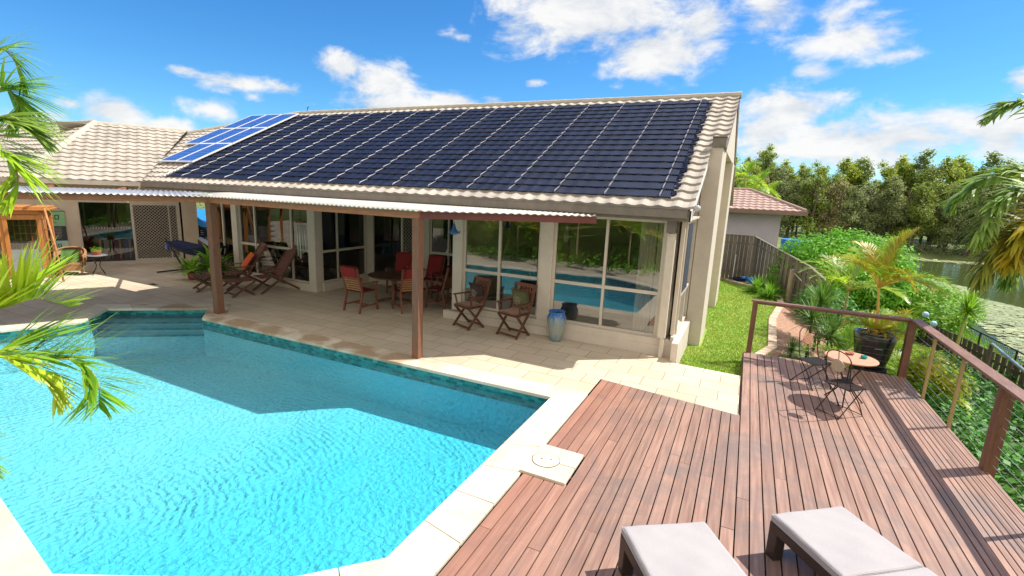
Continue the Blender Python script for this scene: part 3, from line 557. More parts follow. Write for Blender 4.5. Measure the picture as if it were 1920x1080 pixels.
# steps in the alcove
st=MB(); ri=MB(); a=Vector((-11.55,7.12));b=Vector((-13.28,5.82)); dn=Vector((b.y-a.y,-(b.x-a.x))).normalized(); dn=-dn if dn.dot(Vector((1,-1)))<0 else dn
ri.uv=[]
for k in range(3):
    w=.20*(k+1)+.10; zt=-.24-.10*k
    A=a+(a-b).normalized()*(-.0)+dn*w*.0; 
    # right flank follows the alcove side (towards -10.8,6.5), left flank the other side
    rr=Vector((-10.8,6.5))-a; ll=Vector((-12.47,4.95))-b
    p0=a;p1=b;p2=b+ll*(w/ll.dot(dn)) ;p3=a+rr*(w/rr.dot(dn))
    if w>rr.dot(dn): p3=Vector((-10.8,6.5))+dn*(w-rr.dot(dn))
    q=[p0,p1,p2,p3]
    st.prism([tuple(x) for x in q],ZF-.1,zt)
    e=dn*.004; ri.add([(p2.x+e.x,p2.y+e.y,zt-.003),(p3.x+e.x,p3.y+e.y,zt-.003),(p3.x+e.x,p3.y+e.y,zt-.05),(p2.x+e.x,p2.y+e.y,zt-.05)],[(0,1,2,3)]); L=(p3-p2).length; ri.uv+=[(0,0),(L,0),(L,-.05),(0,-.05)]
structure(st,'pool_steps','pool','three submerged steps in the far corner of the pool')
structure(ri,'pool_step_tiles','band','dark teal tile strips along the pool step edges')
wt=MB(); wt.add([(x,y,-.12) for x,y in offs(POOL,.01*sgn)],[tuple(range(n))])
structure(wt,'pool_water','water','clear rippling turquoise pool water')
# skimmer lid
t=thing('skimmer_cover','square cream stone cover with a round lid beside the pool','skimmer cover',(-1.72,4.88,0))
mb=MB(); mb.box((.015,-.17,.012),(.54,.33,.04)); mb.box((.015,.17,.012),(.54,.33,.04)); mb.build('slab','slab',t,bevel=.005)
mb=MB(); mb.lathe([(.16,.03),(.16,.037),(.155,.039)],(-.07,0,0),28); mb.build('lid','slab',t)
mb=MB(); mb.lathe([(.163,.0325),(.167,.0325),(.167,.0345),(.163,.0345)],(-.07,0,0),28); 
mb.box((-.12,-.01,.0405),(.02,.014,.003)); mb.box((-.02,.03,.0405),(.02,.014,.003)); mb.build('lid_gap','dark',t)
# floor drain grate
mb=MB(); 
for k in range(7): mb.box((-15.42,7.94-.045+k*.015,.006),(.24,.006,.006))
mb.box((-15.42,7.94,.003),(.26,.13,.004)); tag(mb.build('drain_grate','blackmetal'),'small dark drain grate in the paving before the hammock','drain grate')

# ------------------------------------------------------------ deck
deck=MB(); w=.128; x=-1.93; r3=random.Random(5)
def deckspan(x0,x1):
    xm=(x0+x1)/2; top=7.79-(xm+1.93)*.137 if xm<.20 else 10.98
    S_=[(-3.0,top)]
    if xm<-1.46: S_=[(-3,4.54+.08*(xm+1.95)),(5.225,top)]
    return S_
while x<2.98:
    ww=w if x<2.28 else .066; x1=min(x+ww,3.0); g=.006 if ww>.1 else .0045
    for y0,y1 in deckspan(x,x1):
        cuts=[y0]; c=y0+r3.uniform(2.5,9)
        while c<y1-.6: cuts.append(c); c+=r3.uniform(4.5,6.5)
        cuts.append(y1)
        for p,q in zip(cuts,cuts[1:]):
            dz=r3.uniform(-.0015,.0015); deck.bb((x+g,p+.0015,-.024),(x1-g,q-.0015,.002+dz))
    x=x1
structure(deck,'deck','deck','reddish brown timber boards of the pool deck',bevel=.003)
mb=MB(); 
for y in [i*.45-2.9 for i in range(31)]: mb.bb((-1.9 if y<7.4 else .26,y,-.15),(2.96,y+.045,-.03))
mb.bb((2.985,-3,-.2),(3.01,11.0,-.03)); mb.bb((.24,10.985,-.2),(3.0,11.005,-.03)); mb.bb((.232,7.55,-.6),(.25,10.98,-.03))
structure(mb,'deck_bearers','jarrah','dark joists under the deck')
# railing
t=thing('deck_railing','brown timber handrail with steel wires along the two outer sides of the deck','railing',(2.95,11.0,0))
def wp_(mb,name,m,**k): return mb.build(name,m,t,off=t.location,**k)
for (px,py,s) in ((2.95,11.02,.115),(3.0,7.44,.125),(3.0,3.6,.125),(.34,10.98,.095)):
    mb=MB(); mb.bb((px-s/2,py-s/2,-.22),(px+s/2,py+s/2,1.085)); wp_(mb,'post','railpost',bevel=.006)
for py in (9.92,8.72,6.16,4.9):
    mb=MB(); mb.bb((2.975,py-.02,-.18),(3.015,py+.02,1.085)); wp_(mb,'baluster','tanpost')
mb=MB(); mb.add([(2.90,-1.0,1.087),(3.07,-1.0,1.087),(3.07,11.11,1.087),(2.90,10.95,1.087),(2.90,-1.0,1.125),(3.07,-1.0,1.125),(3.07,11.11,1.125),(2.90,10.95,1.125)],[(0,3,2,1),(4,5,6,7),(0,1,5,4),(1,2,6,5),(2,3,7,6),(3,0,4,7)]); wp_(mb,'handrail','rail',bevel=.006)
mb=MB(); mb.bb((.26,10.94,1.087),(2.899,11.06,1.125)); mb.bb((.30,11.0,1.04),(2.9,11.04,1.083)); wp_(mb,'handrail','rail',bevel=.006)
for k in range(8):
    z=.12+k*.122; mb=MB(); mb.tube([(3.0,11.0,z),(3.0,-1,z)],.0028,5); wp_(mb,'wire','wire')
for k in range(8):
    z=.12+k*.122; mb=MB(); mb.tube([(.35,10.99,z),(2.95,10.99,z)],.0011,4); wp_(mb,'wire','wire')

# ------------------------------------------------------------ house
H=thing('house','long cream single-storey house with tiled roof and glass walls facing the pool','house',(-8,12,0))
def hp(mb,name,m,parent=None,**k): return mb.build(name,m,parent or H,off=H.location,**k)
def hs(mb,name,m,parent,**k): return mb.build(name,m,parent,off=H.location,**k)
PI_=Vector((-20.4,8.43,0)); SD=Vector((.489,.872,0)); ND=Vector((.872,-.489,0))
def wq(s,n,z=0): p=PI_+SD*s+ND*n; return (p.x,p.y,z)
RZW=math.atan2(SD.y,SD.x)
def wbox(mb,s0,s1,n0,n1,z0,z1): mb.box(wq((s0+s1)/2,(n0+n1)/2,(z0+z1)/2),(abs(s1-s0),abs(n1-n0),z1-z0),RZW)
TP=.5; CS=1/math.sqrt(1+TP*TP)
def tiles(o,u,v,rows,gauge,rng,amp=.022,lift=.046,per=.3,ns=6,base=0,row0=0,scal=1):
    o=Vector(o);u=Vector(u).normalized();v=Vector(v).normalized();nr=u.cross(v).normalized()
    if nr.z<0: nr=-nr
    mb=MB(); mb.uv=[]
    for k in range(row0,row0+rows):
        v0=k*gauge-.02;v1=(k+1)*gauge; a0,b0=rng(v0);a1,b1=rng(v1)
        st_=per/ns; i0=math.floor(min(a0,a1)/st_); i1=math.ceil(max(b0,b1)/st_); prev=None
        for i in range(i0,i1+1):
            uu=i*st_; c=math.cos(2*PI*uu/per); h=amp*(c if c>-.2 else -.2+(c+.2)*.35)
            row=[]
            for vv,(a,b),l in ((v0,(a0,b0),-.004),(v0,(a0,b0),lift),(v1,(a1,b1),.002)):
                ux=min(max(uu,a),b); row.append((o+u*ux+v*vv+nr*(h+l+base),(ux/per+ .5,(k+.5))))
            s=len(mb.v); mb.v+=[tuple(p) for p,_ in row]; mb.uv+=[q for _,q in row]
            if prev is not None: mb.f+=[(prev,s,s+1,prev+1),(prev+1,s+1,s+2,prev+2)]
            prev=s
    return mb
roof=MB()
EV=Vector((0,9.2,2.93)); UX=Vector((1,0,0)); VX=Vector((0,CS,TP*CS)); GA=.3325
def mrng(v):
    y=9.2+v*CS; l=-17.78-(y-9.2)*.985 if y<13.13 else -21.7+(y-13.13)*2.06
    return (l,-.90 if y<12.05 else -.62)
tm=tiles(EV,UX,VX,20,GA,mrng); RF=hp(tm,'roof','tile')
def brng(v):
    y=v*CS; l=-17.5+0*y; return (l,-.62)
tm=tiles((0,21.1,2.93),UX,(0,-CS,TP*CS),20,GA,lambda v:(-17.5,-.62),ns=4); hs(tm,'roof_back','tile',RF)
wr=tiles(Vector(wq(0,.72,2.88)),SD,(-ND.x*CS,-ND.y*CS,TP*CS),15,GA*.97,lambda v:(-1.2+v*CS*.375,1.86+v*CS*.36)); hs(wr,'wing_roof','tile',RF)
sl2=2.2/3.65; c2=1/math.sqrt(1+sl2*sl2)
lr=tiles((0,6.97,2.86),UX,(0,c2,sl2*c2),13,.328,lambda v:(-36,-20.25-v*c2*.88)); hs(lr,'side_roof','tile',RF)
def caps(p,q,name,r=.085,seg=.36):
    p=Vector(p);q=Vector(q);d=q-p;n=max(1,round(d.length/seg));d/=n; mb=MB()
    for k in range(n):
        a=p+d*k;b=p+d*(k+1.06); mb.tube([a,b],[r,r*1.12],8)
    return hs(mb,name,'tile_cap',RF)
caps((-17.5,15.16,5.93),(-.60,15.16,5.93),'ridge_capping')
caps((-21.7,13.13,4.93),(-17.5,15.16,5.93),'hip_capping')
caps(wq(-1.2,.72,2.90),wq(.42,-3.58,5.02),'hip_capping',.11); caps(wq(.42,-3.58,5.02),wq(3.45,-3.6,5.02),'ridge_capping')
caps((-23.4,10.62,5.07),(-36,10.62,5.07),'ridge_capping')
# valley strip
mb=MB(); mb.bar((-17.78,9.2,2.97),(-21.65,13.13,4.93),.10,.02); hs(mb,'valley_strip','gutter',RF)
mb=MB(); mb.add([wq(-.7,-3.6,4.98),wq(3.45,-3.6,4.98),wq(3.45,-8,2.9),wq(-.7,-8,2.9)],[(0,1,2,3)]); hs(mb,'wing_roof_back','tile_cap',RF)
mb=MB(); mb.add([(-36,10.63,5.05),(-24.2,10.63,5.03),(-24.2,15.0,2.9),(-36,15.0,2.9)],[(0,1,2,3)]); hs(mb,'side_roof_back','tile_cap',RF)
# verge: cream bargeboards and the projecting gable over the piers
mb=MB(); 
def yz(P,x0,x1): mb.extr([(x0,y,z) for y,z in P],(x1-x0,0,0))
zr=lambda y:2.93+TP*(y-9.2)
yz([(9.22,2.70),(9.22,2.90),(12.02,zr(12.02)-.05),(12.02,zr(12.02)-.27),(9.4,2.72)],-.955,-.925); hp(mb,'bargeboard','white')
mb=MB(); yz([(11.95,4.24),(15.16,zr(15.16)-.05),(18.3,4.24)],-1.1,-.66); hp(mb,'gable','render')
mb=MB(); yz([(12.05,zr(12.05)-.20),(15.16,zr(15.16)-.20),(18.3,4.17),(18.3,4.37),(15.16,zr(15.16)-.035),(12.05,zr(12.05)-.035)],-.655,-.63); hp(mb,'bargeboard','nfascia')
mb=MB(); mb.bb((-.90,11.56,4.22),(-.62,12.02,4.42)); mb.bb((-.905,11.54,4.42),(-.615,12.0,4.45)); hp(mb,'gutter_end','gutter',bevel=.01)
for (y0,y1,x1) in ((11.6,13.1,-.67),(16.2,17.6,-.62)):
    mb=MB(); mb.bb((-1.02,y0,-.4),(x1,y1,4.235)); hp(mb,'pier','render',bevel=.012)
mb=MB(); yz([(11.62,-.4),(11.62,zr(11.62)-.1),(15.16,zr(15.16)-.1),(20.9,3.0),(20.9,-.4)],-1.2,-1.03); hp(mb,'gable_wall','render')
# gutters
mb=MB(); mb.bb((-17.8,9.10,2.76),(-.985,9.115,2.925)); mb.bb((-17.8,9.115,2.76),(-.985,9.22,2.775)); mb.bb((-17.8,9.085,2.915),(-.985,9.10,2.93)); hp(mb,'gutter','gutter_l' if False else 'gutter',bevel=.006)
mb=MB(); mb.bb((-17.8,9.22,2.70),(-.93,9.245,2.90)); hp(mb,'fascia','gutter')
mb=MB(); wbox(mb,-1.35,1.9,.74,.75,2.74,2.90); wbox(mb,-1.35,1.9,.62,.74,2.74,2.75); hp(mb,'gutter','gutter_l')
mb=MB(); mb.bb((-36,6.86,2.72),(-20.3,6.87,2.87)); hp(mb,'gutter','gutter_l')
mb=MB(); mb.bb((-17.6,9.25,2.705),(-.97,21,2.745)); hp(mb,'soffit','render')
mb=MB(); mb.bb((-1.36,9.45,2.47),(-1.20,9.6,2.755)); hp(mb,'rainhead','gutter')
mb=MB(); mb.tube([(-1.28,9.52,2.47),(-1.27,9.6,2.36),(-1.27,9.6,.45),(-1.25,9.57,.38),(-1.25,9.57,.0)],.048,10); mb.bb((-1.34,9.53,.40),(-1.19,9.66,2.46)); hp(mb,'downpipe','frame',bevel=.01)
# floors, ceilings, inner walls
mb=MB(); mb.bb((-6.1,9.86,.02),(-1.12,11.6,.30)); mb.bb((-17.5,12.1,.02),(-1.12,20.5,.28)); mb.bb((-14.4,10.1,.02),(-11.1,12.1,.15)); mb.bb((-11.1,11.6,.01),(-1.12,12.1,.29)) if False else None; mb.bb((-6.1,11.6,.02),(-1.12,12.1,.29)); hp(mb,'floor','innerfloor')
mb=MB(); mb.bb((-6.1,14.0,.28),(-1.2,14.1,2.70)); mb.bb((-6.15,12.1,.28),(-6.05,14.0,2.70)); hp(mb,'inner_wall','inner')
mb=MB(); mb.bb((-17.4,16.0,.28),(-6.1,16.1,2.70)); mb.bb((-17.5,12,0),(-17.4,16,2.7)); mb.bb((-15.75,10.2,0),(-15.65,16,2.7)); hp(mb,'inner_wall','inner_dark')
# front glazing of the sunroom
def window(xf,x0,x1,z0,z1,zt,fw=.05,mulls=(),plane='y',extra=None,glassm='glass',t0=.05):
    """frame in plane y=xf (or x=xf) from x0..x1; zt transom height; pane meshes under the frame"""
    def B(mb,a0,a1,d0,d1,z0_,z1_):
        if plane=='y': mb.bb((a0,xf+d0,z0_),(a1,xf+d1,z1_))
        else: mb.bb((xf+d0,a0,z0_),(xf+d1,a1,z1_))
    mb=MB(); B(mb,x0,x0+fw,-.035,.035,z0,z1); B(mb,x1-fw,x1,-.035,.035,z0,z1)
    B(mb,x0+fw,x1-fw,-.035,.035,z0,z0+fw); B(mb,x0+fw,x1-fw,-.035,.035,z1-fw,z1)
    cuts=[x0+fw]+sorted(mulls)+[x1-fw]; xsn=[]
    for m_ in mulls: B(mb,m_-fw/2,m_+fw/2,-.045,.03,z0+fw,z1-fw)
    for i,(a,b) in enumerate(zip(cuts,cuts[1:])):
        a_=a+(fw/2 if i else 0); b_=b-(fw/2 if i<len(cuts)-2 else 0)
        if zt: B(mb,a_,b_,-.03,.03,zt-.035,zt+.035)
    fr=hp(mb,'window','frame',bevel=.004)
    for i,(a,b) in enumerate(zip(cuts,cuts[1:])):
        for (c,d) in (((z0+fw,zt-.035),(zt+.035,z1-fw)) if zt else ((z0+fw,z1-fw),)):
            mb=MB(); a_=a+(fw/2 if i else 0); b_=b-(fw/2 if i<len(cuts)-2 else 0)
            if plane=='y': mb.add([(a_,xf,c),(b_,xf,c),(b_,xf,d),(a_,xf,d)],[(0,1,2,3)])
            else: mb.add([(xf,a_,c),(xf,b_,c),(xf,b_,d),(xf,a_,d)],[(0,1,2,3)])
            hs(mb,'pane',glassm,fr)
    return fr
window(9.85,-3.72,-1.40,.33,2.68,1.22,.055,(-2.57,))
window(9.85,-6.0,-4.02,.33,2.68,1.22,.055,(-5.04,))
mb=MB(); mb.bb((-4.02,9.74,.30),(-3.72,10.02,2.70)); hp(mb,'column','render',bevel=.008)
mb=MB(); mb.bb((-6.26,9.74,.22),(-6.0,10.02,2.70)); hp(mb,'column','render',bevel=.008)
mb=MB(); mb.bb((-1.40,9.80,.33),(-1.33,9.92,2.70)); mb.bb((-1.13,9.80,.42),(-1.06,9.90,2.70)); hp(mb,'corner_mullion','frame')
mb=MB(); mb.bb((-3.72,9.68,0),(-1.04,9.84,.20)); mb.bb((-3.72,9.70,.20),(-1.10,9.84,.335)); mb.bb((-6.45,9.66,0),(-3.72,9.84,.19)); mb.bb((-6.0,9.72,.19),(-3.72,9.84,.325)); hp(mb,'plinth','render')
mb=MB(); mb.bb((-1.04,9.42,-.4),(-.92,11.59,.37)); mb.bb((-1.10,9.68,.2),(-1.04,11.59,.42)); hp(mb,'plinth','render')
mb=MB(); mb.bb((-6.2,10.02,.2),(-6.08,12,2.7)); hp(mb,'wall','render')
# east side window of the sunroom
window(-1.06,9.92,11.58,.43,2.68,1.22,.055,(10.85,),plane='x')
mb=MB(); mb.add([(-1.02,9.99,1.27),(-1.02,10.8,1.27),(-1.02,10.8,2.62),(-1.02,9.99,2.62)],[(0,1,2,3)]); mb2=MB(); mb2.extr([(-1.022,9.99,1.27),(-1.022,10.8,1.27),(-1.022,10.8,2.62),(-1.022,9.99,2.62)],(.006,0,0)); hp(mb2,'insect_screen','screen')
# curtains
mb=MB(); pts=[]
for x0,x1 in ((-1.95,-1.62),(-1.60,-1.2)):
    n=24; P=[(x0+(x1-x0)*i/n, 10.12+.035*math.sin(i*1.35)) for i in range(n+1)]
    mb.add([(x,y,.32) for x,y in P]+[(x,y,2.66) for x,y in P],[(i,i+1,n+2+i,n+1+i) for i in range(n)])
cu=thing('curtain','long cream curtain hanging inside the corner window','curtain',(-1.6,10.12,.32)); mb.build('cloth','curtain',cu,off=cu.location,smooth=True)
# recess: left wall with windows, back wall with sliding door, lattice and windows
window(-11.0,10.12,11.95,.25,2.68,1.16,.05,(10.75,),plane='x',glassm='glass_dim')
mb=MB(); mb.bb((-11.24,9.88,0),(-10.96,10.12,2.7)); hp(mb,'column','render',bevel=.008)
mb=MB(); mb.bb((-11.05,10.12,0),(-10.9,12.0,.25)); mb.bb((-14.5,9.88,0),(-11.24,10.05,.22)); hp(mb,'plinth','render')
window(10.0,-14.3,-11.24,.22,2.68,1.16,.05,(-13.58,-12.0),glassm='glass_dim')
mb=MB(); mb.bb((-14.55,9.88,0),(-14.3,10.12,2.7)); hp(mb,'column','render',bevel=.008)
window(10.0,-15.7,-14.55,.22,2.68,None,.05,(-15.1,),glassm='glass_dim')
mb=MB(); mb.bb((-11.0,11.98,0),(-10.75,12.1,2.7)); mb.bb((-8.75,11.94,0),(-8.5,12.1,2.7)); mb.bb((-6.5,11.98,0),(-6.2,12.1,2.7)); mb.bb((-8.5,11.96,0),(-6.5,12.08,.3)); mb.bb((-10.75,11.98,0),(-8.75,12.1,.16)); hp(mb,'wall','render')
window(12.02,-8.5,-6.5,.3,2.68,1.2,.05,(-7.85,-7.2),glassm='glass_dim')
window(12.02,-10.75,-9.55,.16,2.68,None,.05,(),glassm='glass_dim')
def lattice(name,P,du,w,h,sp,r,parent,m='frame',mat2=None):
    """diamond security lattice in the vertical plane through P along du"""
    P=Vector(P);du=Vector(du).normalized(); mb=MB()
    k=-h
    while k<w:
        for sg in (1,-1):
            # line u = k + t (sg=1) or mirrored, z=t
            t0=max(0,-k);t1=min(h,w-k)
            if t1>t0+.02:
                a=(k+t0,t0);b=(k+t1,t1)
                if sg<0:a=(w-a[0],a[1]);b=(w-b[0],b[1])
                mb.bar(P+du*a[0]+Vector((0,0,a[1])),P+du*b[0]+Vector((0,0,b[1])),r*.6,r,upv=du.cross(Vector((0,0,1))))
        k+=sp
    return hs(mb,name,m,parent)
def sdoor(P,du,w,z0,z1,fw=.06):
    P=Vector(P);du=Vector(du).normalized(); mb=MB(); nrm=du.cross(Vector((0,0,1)))
    rz=math.atan2(du.y,du.x)
    def bx(u0,u1,a,b): c=P+du*((u0+u1)/2); mb.box((c.x,c.y,(a+b)/2),(u1-u0,.045,b-a),rz)
    bx(0,fw,z0,z1);bx(w-fw,w,z0,z1);bx(fw,w-fw,z0,z0+fw);bx(fw,w-fw,z1-fw,z1)
    return hp(mb,'lattice_door','frame')
d=sdoor((-9.55,11.95,0),(1,0,0),.80,.16,2.68); lattice('lattice',(-9.49,11.95,.22),(1,0,0),.68,2.40,.11,.012,d)
# wing wall
mb=MB(); wbox(mb,-5.2,0,-.12,0,0,2.85); wbox(mb,0,2.9,-.12,0,2.20,2.85); wbox(mb,2.92,3.4,-.15,.02,0,2.85); hp(mb,'wall','render_wing')
mb=MB(); wbox(mb,3.28,3.4,-7.5,-.15,0,2.85); hp(mb,'wall','render_wing')
mb=MB(); wbox(mb,0.06,3.4,.0,.16,0,.05); wbox(mb,.06,3.4,-.1,.10,.05,.09); hp(mb,'door_sill','render')
mb=MB(); wbox(mb,0,.05,-.08,.03,.09,2.2); wbox(mb,.05,2.86,-.08,.03,2.14,2.2); wbox(mb,2.80,2.86,-.08,.03,.09,2.14); sd=hp(mb,'sliding_door','frame')
mb=MB(); mb.add([wq(.05,-.05,.09),wq(1.45,-.05,.09),wq(1.45,-.05,2.14),wq(.05,-.05,2.14)],[(0,1,2,3)]); hs(mb,'pane','glass_dim',sd)
mb=MB(); 
for k in range(15): mb.box(wq(.28+k*.075,-.045,1.26),(.03,.004,.02+.01*(k%3)),RZW)
hs(mb,'safety_dots','paleink',sd)
d=sdoor(wq(1.42,-.0),SD,1.40,.09,2.14,.07); lattice('lattice',wq(1.49,-.0,.16),SD,1.26,1.91,.105,.022,d)
mb=MB(); wbox(mb,2.50,2.54,.0,.02,.16,2.1); hs(mb,'closing_stile','frame',d)
# wing room
mb=MB(); wbox(mb,-5.2,3.28,-4.6,-.12,.02,.06); hp(mb,'floor','inner')
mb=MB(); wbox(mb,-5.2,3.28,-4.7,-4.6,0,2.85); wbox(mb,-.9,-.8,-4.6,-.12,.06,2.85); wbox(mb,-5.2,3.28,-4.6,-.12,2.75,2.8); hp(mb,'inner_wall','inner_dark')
# low wall with sill at the passage
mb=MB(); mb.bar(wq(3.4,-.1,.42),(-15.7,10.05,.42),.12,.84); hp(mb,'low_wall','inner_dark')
mb=MB(); mb.bar(wq(3.4,-.1,.865),(-15.7,10.05,.865),.16,.05); hp(mb,'sill','frame')
# security light and camera dome at the gable corner
t=thing('floodlight','silver twin floodlight on the white bargeboard at the roof corner','floodlight',(-.90,9.5,2.93))
mb=MB(); mb.lathe([(.02,-.03),(.05,0),(.055,.05),(.035,.07)],(.03,-.05,0),12); mb.lathe([(.02,-.03),(.045,0),(.05,.05),(.03,.07)],(.04,.07,-.01),12); mb.build('lamp_head','lamp',t,smooth=True); mb=MB(); mb.box((-.01,0,-.02),(.05,.12,.04)); mb.build('bracket','white',t)

# ------------------------------------------------------------ solar mat and panels
def krng(v):
    y=9.2+v*CS; return (-17.02,-1.34)
mt=thing('solar_pool_heater','black rubber solar pool heating mat covering the tiled roof','solar heater',(-9,12,4.3))
sm_=tiles(EV,UX,VX,18,GA,krng,amp=.006,lift=.030,base=.035,row0=1,per=.3,ns=4); matpart=sm_.build('collector_mat','mat',mt,off=mt.location)
nrm=UX.cross(VX).normalized()
def onroof(x,v,h): return EV+UX*x+VX*v+nrm*h
k=0; xx=-1.55
while xx>-16.9:
    mb=MB()
    for r_ in range(1,19):
        v0=r_*GA-.015;v1=(r_+1)*GA-.03
        mb.tube([onroof(xx+.0,v0,.075),onroof(xx,v0+.03,.092),onroof(xx,(v0+v1)/2,.078),onroof(xx,v1,.058)],[.011,.015,.011,.006],6)
    mb.build('joining_strip','matstrip',mt,off=mt.location); xx-=1.045
mb=MB(); mb.tube([onroof(-17.1,.32,.07),onroof(-17.12,6.35,.09)],.028,8); mb.build('header_pipe','white',mt,off=mt.location)
mb=MB(); mb.tube([onroof(-17.2,.25,.05),onroof(-17.22,6.4,.06)],.03,8)
for i in range(50): mb.tube([onroof(-17.1,.4+i*.12,.08),onroof(-16.98,.4+i*.12,.08)],.014,5)
mb.build('manifold','matstrip',mt,off=mt.location)
mb=MB(); r4=random.Random(2)
for i in range(160): 
    v_=.4+r4.random()*5.6; mb.tube([onroof(-1.36,v_,.05),onroof(-1.36+r4.uniform(.03,.13),v_+r4.uniform(-.05,.05),.05)],.018,4)
tag(mb.build('mat_fringe','mat',mt,off=mt.location),kind='stuff')
PVA=thing('solar_array','blue photovoltaic array of eight panels on the far left of the main roof','solar array',tuple(onroof(-18.83,1.3,0)))
pvp=None
for row,cols in ((0,(1,2)),(1,(0,1,2)),(2,(0,1,2))):
    for c in cols:
        x0=(-19.78,-18.83,-17.88)[c]; x1=x0+.94; y0=10.35+row*1.475; v0=(y0-9.2)/CS; v1=v0+1.63
        def Q(u,v,h): return tuple(onroof(x0+u,v0+v,h)-PVA.location)
        mb=MB()
        for (u0,u1,a0,a1) in ((0,.94,0,.035),(0,.94,1.595,1.63),(0,.035,.035,1.595),(.905,.94,.035,1.595)):
            mb.add([Q(u0,a0,.11),Q(u1,a0,.11),Q(u1,a1,.11),Q(u0,a1,.11),Q(u0,a0,.155),Q(u1,a0,.155),Q(u1,a1,.155),Q(u0,a1,.155)],[(0,3,2,1),(4,5,6,7),(0,1,5,4),(1,2,6,5),(2,3,7,6),(3,0,4,7)])
        pf=mb.build('solar_panel','white',PVA)
        mb=MB(); mb.add([Q(.035,.035,.15),Q(.905,.035,.15),Q(.905,1.595,.15),Q(.035,1.595,.15)],[(0,1,2,3)]); mb.uv=[(.035,.035),(.905,.035),(.905,1.595),(.035,1.595)]; mb.build('cells','pv',pf)
for v in (1.6,2.9,3.25,4.5,4.9,6.1):
    mb=MB(); mb.bar(tuple(onroof(-19.7 if v>2.92 else -18.75,v,.07)-PVA.location),tuple(onroof(-17.0,v,.07)-PVA.location),.04,.06); mb.build('mounting_rail','galv',PVA)
# satellite fitting on ridge
mb=MB(); mb.tube([(-16.95,15.16,5.98),(-16.95,15.16,6.18)],.012,5); mb.tube([(-16.95,15.16,6.1),(-16.85,15.16,6.2)],.01,5); tag(mb.build('roof_vent','blackmetal'),'tiny black aerial stub on the ridge beside the solar panels','aerial')

# ------------------------------------------------------------ verandah
V=thing('verandah','low verandah with corrugated roof, brown beams and timber posts along the pool','verandah',(-8,7,0))
def vp(mb,name,m,parent=None,**k): return mb.build(name,m,parent or V,off=V.location,**k)
for (px,py,s,lb) in ((-10.93,6.97,.17,None),(-5.21,6.97,.145,None)):
    mb=MB(); mb.bb((px-s/2,py-s/2,0),(px+s/2,py+s/2,2.58)); vp(mb,'post','post',bevel=.006)
mb=MB(); mb.bb((-11.0,6.90,2.57),(-5.15,6.97,2.695)); vp(mb,'beam','beam')
mb=MB(); mb.bar((-5.2,6.95,2.632),(-2.62,9.10,2.632),.05,.125); vp(mb,'beam','beam_shaded')
mb=MB(); mb.bar(wq(3.33,9.0,2.632),wq(-6,9.0,2.632),.05,.125); vp(mb,'beam','beam')
def corr(cols,fn,name,m,dirx,diry):
    mb=MB(); prev=None
    for i,c in enumerate(cols):
        a,b,za,zb=fn(c)
        if a is None: prev=None; continue
        h=.013*math.cos(2*PI*c/.11); s=len(mb.v); mb.v+=[(a[0],a[1],za+h),(b[0],b[1],zb+h)]
        if prev is not None: mb.f.append((prev,s,s+1,prev+1))
        prev=s
    o=vp(mb,name,m,smooth=True); md=o.modifiers.new('thick','SOLIDIFY'); md.thickness=.004; return o
st_=.11/8
cols=[-13.2+i*st_ for i in range(int(10.75/st_))]
def fB(x):
    y0=6.78 if x<-5.12 else 6.78+(x+5.12)*.885
    if x<-11.0: y0=6.78+(-11.0-x)*.75
    if y0>9.0: return None,None,0,0
    return (x,y0),(x,9.08),2.715,2.735+.0*x
corr(cols,fB,'roof_sheet','sheet',1,0)
cols=[-6+i*st_ for i in range(int(11.2/st_))]
def fA(s):
    n1=9.18; n0=5.4
    if s>3.3: n1=min(n1,(9.38-.489*s)/.872)
    lim=(8.43+.872*s-8.35)/.489 if s>1.5 else -9
    n0=max(n0,lim)
    if n0>n1-.1: return None,None,0,0
    p=wq(s,n1);q=wq(s,n0); return p[:2],q[:2],2.712,2.712+(n1-n0)*.004
corr(cols,fA,'roof_sheet','sheet_blue',1,0)
mb=MB(); mb.box((-11.35,7.0,2.742),(.5,.14,.02),.4); vp(mb,'joint_cover','white')
for s in (-4,-2.2,-.4,1.4,3.0):
    mb=MB(); mb.bar(wq(s,8.95,2.64),wq(s,.2,2.66),.045,.09); vp(mb,'rafter','beam')
for x in (-10,-8.4,-6.8,-5.3):
    mb=MB(); mb.bar((x,6.98,2.65),(x,9.05,2.67),.045,.07); vp(mb,'rafter','beam')
